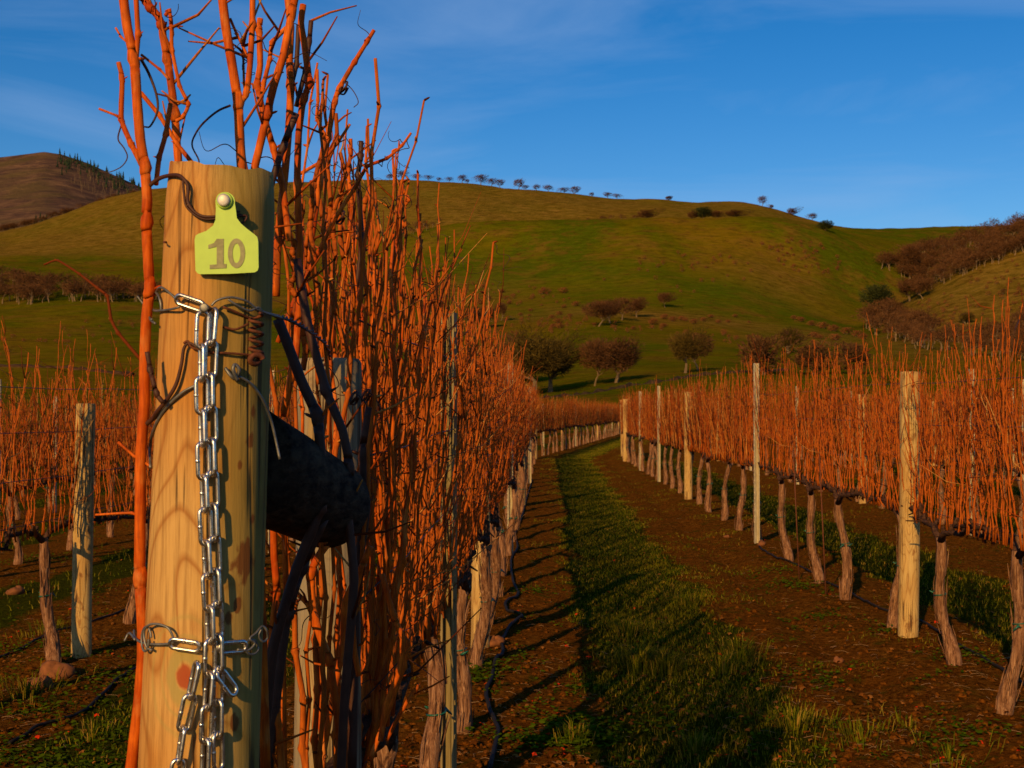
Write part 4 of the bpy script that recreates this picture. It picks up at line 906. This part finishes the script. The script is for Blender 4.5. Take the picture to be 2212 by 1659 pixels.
# tall left cane
hc([(262, -40), (275, 60), (290, 128), (297, 230), (303, 300), (313, 362), (318, 430), (316, 480), (320, 560), (323, 625), (316, 690), (312, 790), (312, 870), (308, 925), (303, 1010), (303, 1100), (302, 1180), (302, 1250), (308, 1350), (308, 1420), (300, 1520), (290, 1600), (278, 1700), (262, 1820), (300, 1960)], 1.58, 12, nodes=(2, 5, 7, 9, 17), taper=1.2)
hc([(292, -40), (298, 75), (293, 135)], 1.58, 6.5)
hc([(256, 135), (264, 170), (262, 258), (284, 312), (308, 360)], 1.58, 6, taper=1.2)
hc([(214, 235), (252, 250), (264, 262)], 1.58, 3)
hc([(250, 60), (262, 80), (280, 96)], 1.58, 2.6); hc([(312, 2), (326, 18), (340, 33), (350, 55), (352, 78), (362, 130), (372, 200), (378, 250), (382, 310), (388, 380), (398, 480), (410, 700), (430, 1100), (470, 1600), (520, 1800)], 1.78, 9.0, taper=1.2)
hc([(357, 34), (366, 22), (370, 60), (372, 110), (388, 185), (407, 225), (396, 252), (380, 262)], 1.76, 4.6)
hc([(305, 118), (345, 150), (365, 172)], 1.6, 3.2); hc([(304, 200), (345, 250), (382, 310), (428, 368)], 1.72, 5.5)
hc([(368, 225), (358, 290), (344, 340), (337, 398)], 1.66, 6.0, D1=1.6)
hc([(476, -40), (488, 60), (503, 150), (514, 222), (518, 300), (523, 378), (530, 500), (545, 800), (560, 1200), (575, 1700)], 1.80, 11.5, nodes=(3,), taper=1.1)
hc([(546, -40), (545, 55), (540, 140), (533, 200), (517, 226)], 1.80, 7.5)
hc([(497, 40), (512, 75), (525, 100), (538, 130)], 1.82, 3.4); hc([(525, 100), (527, 180), (529, 195)], 1.84, 3)
hc([(642, -30), (630, 30), (612, 120), (590, 190), (577, 246), (560, 320), (548, 380), (560, 520)], 1.92, 10, nodes=(1, 4))
hc([(562, 40), (560, 65), (562, 140), (556, 185), (570, 250), (590, 320), (610, 400), (625, 520)], 1.98, 7.5, taper=1.1)
hc([(618, 60), (588, 92), (582, 130), (570, 180), (562, 230)], 1.96, 5.5)
hc([(620, -20), (628, 60), (625, 130), (628, 185), (625, 260), (615, 380), (600, 520), (596, 640)], 2.0, 9, nodes=(3,), taper=1.1)
hc([(655, 10), (650, 50), (658, 100), (668, 180), (655, 215), (645, 290), (642, 400), (648, 560), (640, 760), (610, 900)], 2.05, 8, nodes=(3, 4, 6), taper=1.15)
hc([(672, 45), (668, 90), (660, 150), (640, 230)], 2.1, 6, DARKCANE); hc([(645, 55), (640, 140), (625, 200)], 2.08, 6, DARKCANE)
hc([(640, 245), (610, 320), (590, 385), (575, 430)], 1.95, 8.5, DARKCANE)
hc([(808, 65), (793, 90), (765, 135), (733, 190), (722, 222), (708, 300), (690, 400), (672, 520), (650, 640)], 2.35, 4.8, taper=1.8)
hc([(888, 287), (868, 315), (836, 342), (792, 360), (770, 400), (725, 470), (688, 545), (640, 640), (600, 740)], 2.2, 3.0, taper=2.2)
hc([(756, 268), (728, 310), (695, 348), (640, 380)], 2.4, 3.4, taper=1.4)
hc([(685, 150), (687, 215), (684, 255), (700, 290), (690, 350)], 2.3, 4); hc([(697, 180), (698, 220), (705, 270)], 2.32, 3.4)
hc([(780, 305), (779, 340), (773, 380), (776, 430), (782, 520), (770, 620)], 2.7, 6, DARKCANE); hc([(757, 300), (758, 330), (752, 370), (760, 450), (748, 560)], 2.7, 5)
for x0, y0, x1, y1, d_, r_ in [(700, 215, 660, 640, 2.3, 6), (722, 245, 700, 720, 2.5, 6), (738, 330, 745, 760, 2.6, 6), (640, 420, 655, 800, 2.1, 7), (668, 390, 690, 830, 2.2, 7), (690, 430, 760, 900, 2.4, 7), (720, 420, 720, 820, 2.5, 6.5), (765, 480, 790, 900, 2.8, 6), (612, 430, 640, 640, 2.0, 7), (655, 440, 620, 900, 2.1, 6.5), (800, 400, 770, 700, 2.9, 6), (878, 395, 850, 560, 3.2, 5)]:
    n = 9; hc([(x0 + (x1 - x0) * i / n + q.gauss(0, 5), y0 + (y1 - y0) * i / n) for i in range(n + 1)], d_, r_ * .85, q.choice((CANE, NEARCANE, CANE)), taper=1.25, sides=8)
# canes by the brace, their shade put into a dark bark colour
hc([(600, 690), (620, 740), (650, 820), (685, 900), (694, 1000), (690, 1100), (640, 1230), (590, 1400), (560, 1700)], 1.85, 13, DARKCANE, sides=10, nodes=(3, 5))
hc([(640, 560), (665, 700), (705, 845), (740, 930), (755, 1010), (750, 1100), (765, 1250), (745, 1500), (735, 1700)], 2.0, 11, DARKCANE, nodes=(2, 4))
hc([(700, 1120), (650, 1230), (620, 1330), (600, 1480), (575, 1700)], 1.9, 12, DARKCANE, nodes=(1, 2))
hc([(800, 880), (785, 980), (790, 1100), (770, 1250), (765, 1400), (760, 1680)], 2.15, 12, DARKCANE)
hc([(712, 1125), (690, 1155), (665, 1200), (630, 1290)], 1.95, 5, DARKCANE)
# lit canes low down
hc([(738, 1145), (715, 1165), (692, 1195), (670, 1240), (676, 1310), (690, 1370), (712, 1425), (722, 1500), (735, 1590), (748, 1700)], 2.05, 9.5, nodes=(1, 3, 6, 8))
hc([(640, 1280), (668, 1310), (680, 1360)], 2.05, 6); hc([(800, 1180), (780, 1230), (745, 1300), (740, 1400), (720, 1500), (700, 1620), (690, 1700)], 2.1, 8)
hc([(790, 1210), (760, 1300), (765, 1400), (775, 1460)], 2.12, 7); hc([(590, 1100), (592, 1200), (598, 1280), (585, 1400), (582, 1700)], 1.95, 9, nodes=(2, 3)); hc([(610, 1090), (618, 1250), (612, 1400), (615, 1700)], 2.0, 7)
hc([(585, 1480), (600, 1560), (612, 1700)], 1.9, 9); hc([(570, 1330), (575, 1500), (590, 1700)], 1.92, 7)
hc([(825, 1240), (850, 1330), (870, 1380), (862, 1450), (835, 1520), (822, 1600)], 2.35, 7); hc([(700, 1000), (730, 1040), (745, 1110)], 2.0, 9)
hc([(880, 1380), (872, 1440), (830, 1560), (800, 1640)], 2.4, 6.5); hc([(905, 1480), (870, 1530), (835, 1600)], 2.5, 5)
# low left shoots
hc([(95, 572), (124, 562), (172, 592), (210, 622), (232, 640), (240, 690), (256, 720), (308, 782)], 1.58, 2.4, CANE, taper=1.8)
hc([(232, 1040), (310, 1110)], 1.41, 3.2, buds=False, sides=8) if False else None
hc([(206, 1112), (285, 1108), (310, 1125)], 1.58, 2.6, taper=1.5); hc([(255, 955), (290, 985), (330, 1010)], 1.58, 3.5)
hc([(318, 760), (325, 800), (338, 850), (352, 870)], 1.52, 6, DARKCANE)
# dark tendrils reaching over the post
def tend(path, r, name='tendril'):
    M2 = MB(); dn = catmull(path, 6); m_ = len(dn); M2.tube(dn, [r * (1 - .5 * i / (m_ - 1)) for i in range(m_)], 7); vp(M2, name, DARKCANE)
tend([P(318, 405, 1.58), P(345, 385, 1.57), P(375, 378, 1.545)] + [S(x, y, .006) for x, y in ((400, 385), (412, 405), (412, 440), (432, 465), (460, 470), (490, 462), (515, 458))], .0030)
tend([S(x, y, .009) for x, y in ((505, 470), (525, 468), (522, 480), (500, 490), (480, 492), (470, 484), (482, 474), (500, 466))], .0016)
tend([S(x, y, .006) for x, y in ((402, 385), (404, 420), (410, 450), (440, 474), (480, 472), (515, 464), (525, 480))], .0018)
tend([P(312, 918, 1.58), P(330, 905, 1.57)] + [S(x, y, .007) for x, y in ((350, 890), (372, 860), (388, 830), (398, 790), (404, 752), (415, 742), (430, 752))], .0034)
tend([P(303, 125, 1.58), P(322, 160, 1.6), P(338, 205, 1.6), P(340, 240, 1.6), P(325, 272, 1.6), P(312, 274, 1.58)], .0022)
tend([P(497, 228, 1.80), P(470, 240, 1.78), P(440, 265, 1.75), P(422, 290, 1.72), P(415, 315, 1.7), P(430, 350, 1.68), P(412, 368, 1.66)], .0019)
tend([P(262, 270, 1.58), P(255, 300, 1.57), P(268, 320, 1.56), P(275, 340, 1.56), P(262, 360, 1.56), P(235, 372, 1.56), P(215, 370, 1.56)], .0011)
for cx, cy, d_ in ((742, 190, 2.35), (735, 470, 2.4), (765, 860, 2.1), (790, 855, 2.2), (700, 800, 2.1)):
    pts = [P(cx + 10 * math.cos(t * 1.3 + .2 * math.sin(t * 3)) * (1 - t * .02), cy + 14 * math.sin(t * 1.1), d_ + .01 * math.sin(t * 2)) for t in np.arange(0, 16, .6)]; pts += [P(cx + 20, cy + 5, d_), P(cx + 32, cy + 30, d_), P(cx + 22, cy + 42, d_)]; tend(pts, .0018)
for i in range(38):
    y_ = 2.50 + .50 * (i + q.random()) / 26 if i < 26 else q.uniform(2.06, 2.36); base = Vector((-.36 + .03 * (y_ - 1.6) + q.gauss(0, .02), y_, .86)); tp3 = base + Vector((q.gauss(.0, .07), q.gauss(0, .10), q.uniform(.95, 1.45)))
    pts = cane_pts(q, base, tp3, .005, .085); M2 = MB(); add_cane(M2, q, pts, q.uniform(.0042, .0066), 8, True); HP.extend(pts[1:])
    for p in pts[2:]:
        if q.random() < .6: add_bud(M2, q, p, .004)
    vp(M2, 'cane', CANE if q.random() < .5 else NEARCANE)
M2 = MB()
for i in range(120):
    x = q.uniform(600, 860); y = q.uniform(560, 1600); tendril(M2, q, q.choice(HP), q.uniform(.02, .06), .0012, 20)
tag(vp(M2, 'tendrils', DARKCANE), kind='stuff')
M2 = MB()                                      # thin side twigs
for i in range(150):
    x = q.uniform(600, 900); y = q.uniform(420, 1650); a = q.choice(HP); d = Vector((q.gauss(0, .7), q.gauss(0, .4), q.uniform(.1, 1.2))).normalized() * q.uniform(.03, .12); M2.tube([a, a + d * .5 + Vector((q.gauss(0, .004), 0, q.gauss(0, .004))), a + d], [.0026, .0021, .0012], 5)
tag(vp(M2, 'side_shoots', CANE), kind='stuff')
tag(V, 'nearest grapevine, its thick glossy orange canes rising around the tagged post', 'grapevine')

# ------------------------------------------------------------------ hoses, stones, leaves, weeds, grass
def hose(pp, lab, r=.0095, flat=False):
    pts = [GP(x, y) for x, y in pp]; pts = catmull(pts, 6); M2 = MB(); M2.tube([Vector((p.x, p.y, gh(p.x, p.y) + r * .7 + .008)) for p in pts], r, 8); tag(M2.build('drip_hose', HOSE), lab, 'hose')
hose([(1150, 1040), (1138, 1080), (1125, 1130), (1112, 1160), (1118, 1190), (1104, 1215), (1108, 1260), (1120, 1290), (1092, 1312), (1100, 1330), (1128, 1340), (1106, 1360), (1084, 1395), (1086, 1420), (1070, 1440), (1062, 1475), (1050, 1508), (1062, 1550), (1076, 1580), (1068, 1625), (1058, 1680)], 'black drip hose snaking along the soil beside the dense left row', .012)
hose([(1640, 1190), (1680, 1215), (1720, 1228), (1790, 1268), (1850, 1298), (1900, 1325), (1990, 1350), (2060, 1402), (2130, 1442), (2200, 1480), (2300, 1540)], 'black drip hose under the vines right of the alley')
hose([(-40, 1400), (40, 1372), (110, 1340), (190, 1322), (300, 1290)], 'black drip hose crossing behind the left wooden post')
hose([(20, 1580), (80, 1545), (130, 1528), (190, 1500), (260, 1440), (300, 1415)], 'short black hose piece on the soil at the lower left')
def stone(px, py, r, lab, seed):
    q2 = random.Random(seed); p = GP(px, py); M2 = MB(); n = 9; ph = [q2.uniform(0, 6) for _ in range(4)]
    for i in range(n):
        la = math.pi * i / (n - 1)
        for k in range(12):
            lo = 2 * math.pi * k / 12; s = 1 + .18 * math.sin(lo * 2 + ph[0]) + .15 * math.sin(la * 3 + ph[1] + lo) + q2.uniform(-.05, .05)
            M2.v.append((p.x + r * s * math.sin(la) * math.cos(lo) * 1.15, p.y + r * s * math.sin(la) * math.sin(lo), gh(p.x, p.y) + r * .25 + r * .75 * s * math.cos(la)))
    for i in range(n - 1):
        for k in range(12): a = i * 12 + k; b = i * 12 + (k + 1) % 12; M2.f.append((a, b, b + 12, a + 12))
    tag(M2.build('stone', STONE, None, True), lab, 'stone')
stone(1068, 1402, .055, 'rounded reddish stone beside the short yellowish post', 1); stone(35, 1245, .07, 'upright reddish stone near the left picture edge', 2)
stone(120, 1440, .085, 'broad flat brown rock left of the left wooden post', 3); stone(90, 1462, .06, 'small lump below the broad flat rock', 4); stone(1810, 1415, .03, 'small pebble on the soil left of the near right post', 5)
stone(1645, 1185, .05, 'stone at the foot of the nearest right steel post', 6); stone(1570, 1165, .03, 'small stone left of the nearest right steel post', 7)

def mesh_np(name, V_, F_, mat, lab, cat, kind='stuff', attr=None):
    me = bpy.data.meshes.new(name); me.from_pydata(V_.tolist(), [], F_.tolist()); me.materials.append(mat)
    o = bpy.data.objects.new(name, me); C.objects.link(o); return tag(o, lab, cat, kind=kind)
def blades(n, ylo, yhi, xfun, hmul, wmul, seed, keep):
    r = np.random.default_rng(seed); y = ylo * (yhi / ylo) ** r.random(n); x = xfun(y, r); k = keep(x, y, r); x, y = x[k], y[k]; n = len(x)
    z = gheight(x, y); h = hmul * r.uniform(.4, 1.3, n); wd = wmul * r.uniform(.6, 1.4, n) * (1 + y / 14); a = r.uniform(0, 6.283, n); l = h * r.uniform(.1, .9, n); b = r.uniform(0, 6.283, n)
    p0 = np.stack([x - wd * np.cos(a), y - wd * np.sin(a), z - .005], -1); p1 = np.stack([x + wd * np.cos(a), y + wd * np.sin(a), z - .005], -1)
    mx = np.stack([x + l * .35 * np.cos(b), y + l * .35 * np.sin(b), z + h * .6], -1); o = np.stack([wd * np.cos(a), wd * np.sin(a), 0 * wd], -1) * .6
    tp_ = np.stack([x + l * np.cos(b), y + l * np.sin(b), z + h], -1)
    V_ = np.stack([p0, p1, mx + o, mx - o, tp_], 1).reshape(-1, 3); i = np.arange(n) * 5
    return V_, [tuple(t) for t in np.stack([i, i + 1, i + 2, i + 3], -1).tolist()] + [tuple(t) for t in np.stack([i + 3, i + 2, i + 4], -1).tolist()]
m = Mat('grass_blades', .9, .03); isl = m.island(); c = m.ramp(isl, [(0, (.022, .038, .0008)), (.5, (.068, .085, .0015)), (.8, (.15, .125, .005)), (1, (.28, .16, .03))]); c = m.mix(m.ramp(m.noise(m.coord(), .9, 3), [(.45, 0.0), (.62, .5)]), c, (.14, .105, .004)); m.col(c)
GRASSM = m.m
V_, F_ = blades(170000, 4.6, 60, lambda y, r: rowx_np(y) + r.uniform(-.2, 2.9, len(y)), .055, .0016, 1, lambda x, y, r: grassmask(x, y) * .9 + .04 > r.random(len(x))) if False else (None, None)
def rx(u, y): return u + np.where(y < 40, .03 * y, 1.2 + .158 * (y - 40))
def gpatch(n, ylo, yhi, u0_, u1_, hm, wm, seed, extra=.03):
    return blades(n, ylo, yhi, lambda y, r: rx(r.uniform(u0_, u1_, len(y)), y), hm, wm, seed, lambda x, y, r: grassmask(x, y) * .92 + .10 + .75 * (fbm(x, y, 77, 4, 2.3) - .22) - np.clip((9.5 - y) / 5, 0, 1) * (.45 + .5 * fbm(x, y, 78, 3, 2.4)) > r.random(len(x)))
def add_mesh(name, parts, mat, lab, cat, kind='stuff'):
    Vs = []; Fs = []; b = 0
    for v, f in parts: Vs.append(v); Fs += [tuple(i + b for i in t) for t in f]; b += len(v)
    me = bpy.data.meshes.new(name); me.from_pydata(np.concatenate(Vs).tolist(), [], Fs); me.materials.append(mat); o = bpy.data.objects.new(name, me); C.objects.link(o); tag(o, lab, cat, kind=kind)
add_mesh('alley_grass', [gpatch(230000, 4.7, 75, -.2, 2.6, .026, .0016, 1), gpatch(45000, 5.5, 30, -3.3, -.5, .034, .0017, 2), gpatch(40000, 7.5, 40, 2.6, 5.5, .036, .0018, 3), gpatch(25000, 12, 42, 5.5, 14.4, .055, .002, 4), gpatch(15000, 8, 42, -12, -3.3, .055, .002, 5)], GRASSM, 'low green grass growing in the alleys between vine rows', 'grass')
# taller tufts
q = random.Random(9); Vt = []; Ft = []
def tuft(px, py, n, h, spread):
    p = GP(px, py)
    for i in range(n):
        a = q.uniform(0, 6.28); rr = abs(q.gauss(0, spread)); x = p.x + rr * math.cos(a); y = p.y + rr * math.sin(a); z = gh(x, y); hh = h * q.uniform(.5, 1.2); l = hh * q.uniform(.3, 1.1); wd = .0022; b = len(Vt); c_, s_ = math.cos(a), math.sin(a)
        Vt.extend([(x + wd * s_, y - wd * c_, z), (x - wd * s_, y + wd * c_, z), (x + l * .4 * c_ - wd * s_, y + l * .4 * s_ + wd * c_, z + hh * .7), (x + l * .4 * c_ + wd * s_, y + l * .4 * s_ - wd * c_, z + hh * .7), (x + l * c_, y + l * s_, z + hh * .85)])
        Ft.extend([(b, b + 1, b + 2, b + 3), (b + 3, b + 2, b + 4)])
for px, py, n, h, s in [(1385, 1440, 420, .15, .10), (1440, 1450, 200, .13, .08), (1360, 1370, 220, .12, .10), (1600, 1420, 260, .14, .12), (1560, 1440, 160, .11, .1), (1480, 1300, 160, .09, .12), (1720, 1570, 220, .09, .18), (1860, 1600, 150, .08, .18), (2050, 1640, 60, .09, .2), (1240, 1590, 100, .1, .08), (1500, 1620, 160, .09, .16), (200, 1560, 120, .08, .15), (100, 1330, 200, .08, .2), (60, 1480, 200, .09, .2), (1960, 1560, 40, .07, .15)]: tuft(px, py, n, h, s)
me = bpy.data.meshes.new('grass_tufts'); me.from_pydata(Vt, [], Ft); me.materials.append(GRASSM); o = bpy.data.objects.new('grass_tufts', me); C.objects.link(o); tag(o, 'taller arching grass tufts scattered along the alley', 'grass', kind='stuff')
# broad-leaved weeds
m = Mat('weed_leaves', .9, .0); m.col(m.ramp(m.island(), [(0, (.024, .046, .001)), (1, (.075, .105, .003))])); WEED = m.m
M2 = MB(); q = random.Random(12)
def weed(px, py, n, spread, s=.016):
    p = GP(px, py)
    for i in range(n):
        x = p.x + q.gauss(0, spread); y = p.y + q.gauss(0, spread); z = gh(x, y) + q.uniform(.004, .035); a = q.uniform(0, 6.28); t = q.uniform(-.5, .5); ss = s * q.uniform(.5, 1.3); u = Vector((math.cos(a), math.sin(a), t * .6)); v = Vector((-math.sin(a), math.cos(a), q.uniform(-.4, .4)))
        c_ = Vector((x, y, z)); b = len(M2.v); M2.v += [tuple(c_ - u * ss), tuple(c_ - u * ss * .2 + v * ss * .6), tuple(c_ + u * ss * .5 + v * ss * .4), tuple(c_ + u * ss), tuple(c_ + u * ss * .4 - v * ss * .45), tuple(c_ - u * ss * .3 - v * ss * .55)]; M2.f.append(tuple(range(b, b + 6)))
for px, py, n, s in [(1060, 1452, 260, .09), (1030, 1475, 160, .07), (1230, 1560, 420, .13), (1180, 1600, 260, .1), (1290, 1590, 180, .08), (1120, 1600, 90, .08), (1140, 1280, 160, .12), (1700, 1262, 200, .14), (1780, 1330, 160, .12), (1740, 1275, 150, .14), (1900, 1370, 80, .08), (1660, 1240, 120, .15), (1250, 1480, 80, .09), (1420, 1560, 120, .12), (1760, 1450, 120, .12), (2080, 1590, 180, .12), (2100, 1430, 150, .12), (40, 1370, 160, .14), (150, 1400, 120, .1), (240, 1440, 180, .12), (90, 1500, 240, .18), (60, 1600, 240, .15), (200, 1620, 200, .15), (130, 1180, 200, .25), (70, 1180, 200, .25), (250, 1550, 150, .12), (150, 1660, 150, .15)]: weed(px, py, n, s)
for i in range(380): weed(rng.uniform(1000, 2250) if i % 3 else rng.uniform(-20, 340), 1030 + 620 * rng.random() ** .8, rng.randint(5, 26), rng.uniform(.02, .07), .013)
tag(M2.build('weeds', WEED, None, False), 'patches of small green weeds on the bare soil', 'weeds', kind='stuff')
# fallen leaves and straw
m = Mat('fallen_leaf', .9, .0); m.col(m.ramp(m.island(), [(0, (.05, .014, .002)), (.6, (.12, .038, .006)), (.95, (.26, .10, .02)), (.97, (.55, .030, .006)), (1, (.60, .035, .006))])); LEAF = m.m
M2 = MB()
for i in range(3600):
    big = i > 3400; py = 1020 + 650 * q.random() ** .7; p = GP(q.uniform(-40, 2260), py); x, y = p.x, p.y; z = gh(x, y) + q.uniform(.004, .02); s = q.uniform(.008, .022) * (1 if not big else 1.4); a = q.uniform(0, 6.28); b = len(M2.v); c_ = Vector((x, y, z)); tl = Vector((q.uniform(-.5, .5), q.uniform(-.5, .5), 1)).normalized(); u = tl.orthogonal().normalized(); u = Matrix.Rotation(a, 3, tl) @ u; v = tl.cross(u)
    for k in range(8):
        t = k / 8 * 6.283; rr = s * (1 if k % 2 == 0 else .62); M2.v.append(tuple(c_ + u * rr * math.cos(t) + v * rr * .85 * math.sin(t) + tl * s * .25 * (k % 2)))
    M2.f.append(tuple(range(b, b + 8)))
tag(M2.build('fallen_leaves', LEAF, None, False), 'small curled red and brown leaves strewn on the ground', 'leaves', kind='stuff')
STRAW = plain('straw', (.26, .15, .07), .8, .2, 0, .4, 5); M2 = MB()
for i in range(1700):
    py = 1020 + 650 * q.random() ** .8; p = GP(q.uniform(-40, 2260), py)
    if float(grassmask(np.array([p.x]), np.array([p.y]))[0]) > .5 and q.random() < .7: continue
    a = q.uniform(0, 6.28); l = q.uniform(.02, .11); z = gh(p.x, p.y); M2.tube([(p.x, p.y, z + .004), (p.x + l * .5 * math.cos(a), p.y + l * .5 * math.sin(a), z + .012), (p.x + l * math.cos(a + .2), p.y + l * math.sin(a + .2), z + .006)], q.uniform(.0006, .0016), 3, False)
tag(M2.build('straw_litter', STRAW), 'dry straw and cane clippings littering the soil', 'litter', kind='stuff')
# clods
CLOD = Mat('clods', 1.0, .0); nn_ = CLOD.noise(CLOD.coord(), 60, 4); CLOD.col(CLOD.ramp(nn_, [(.3, (.04, .012, .0012)), (.7, (.17, .055, .006))])).bump(nn_, .8, .01); M2 = MB()
for i in range(5200):
    py = 1030 + 640 * q.random() ** .8; p = GP(q.uniform(-40, 2260), py)
    if float(grassmask(np.array([p.x]), np.array([p.y]))[0]) > .5: continue
    s = q.uniform(.006, .022) * q.uniform(.6, 1.7); z = gh(p.x, p.y); b = len(M2.v)
    for d in ((1, 0, 0), (0, 1, 0), (-1, 0, 0), (0, -1, 0), (0, 0, .8), (0, 0, -.5)): M2.v.append((p.x + d[0] * s * q.uniform(.6, 1.4), p.y + d[1] * s * q.uniform(.6, 1.4), z + d[2] * s * q.uniform(.6, 1.2)))
    for f in ((0, 1, 4), (1, 2, 4), (2, 3, 4), (3, 0, 4), (1, 0, 5), (2, 1, 5), (3, 2, 5), (0, 3, 5)): M2.f.append(tuple(b + k for k in f))
tag(M2.build('soil_clods', CLOD.m, None, True), 'loose brown clods on the cultivated soil', 'soil', kind='stuff')
print('objects', len(bpy.data.objects), 'vines', sum(1 for o in bpy.data.objects if o.name.startswith('grapevine')))
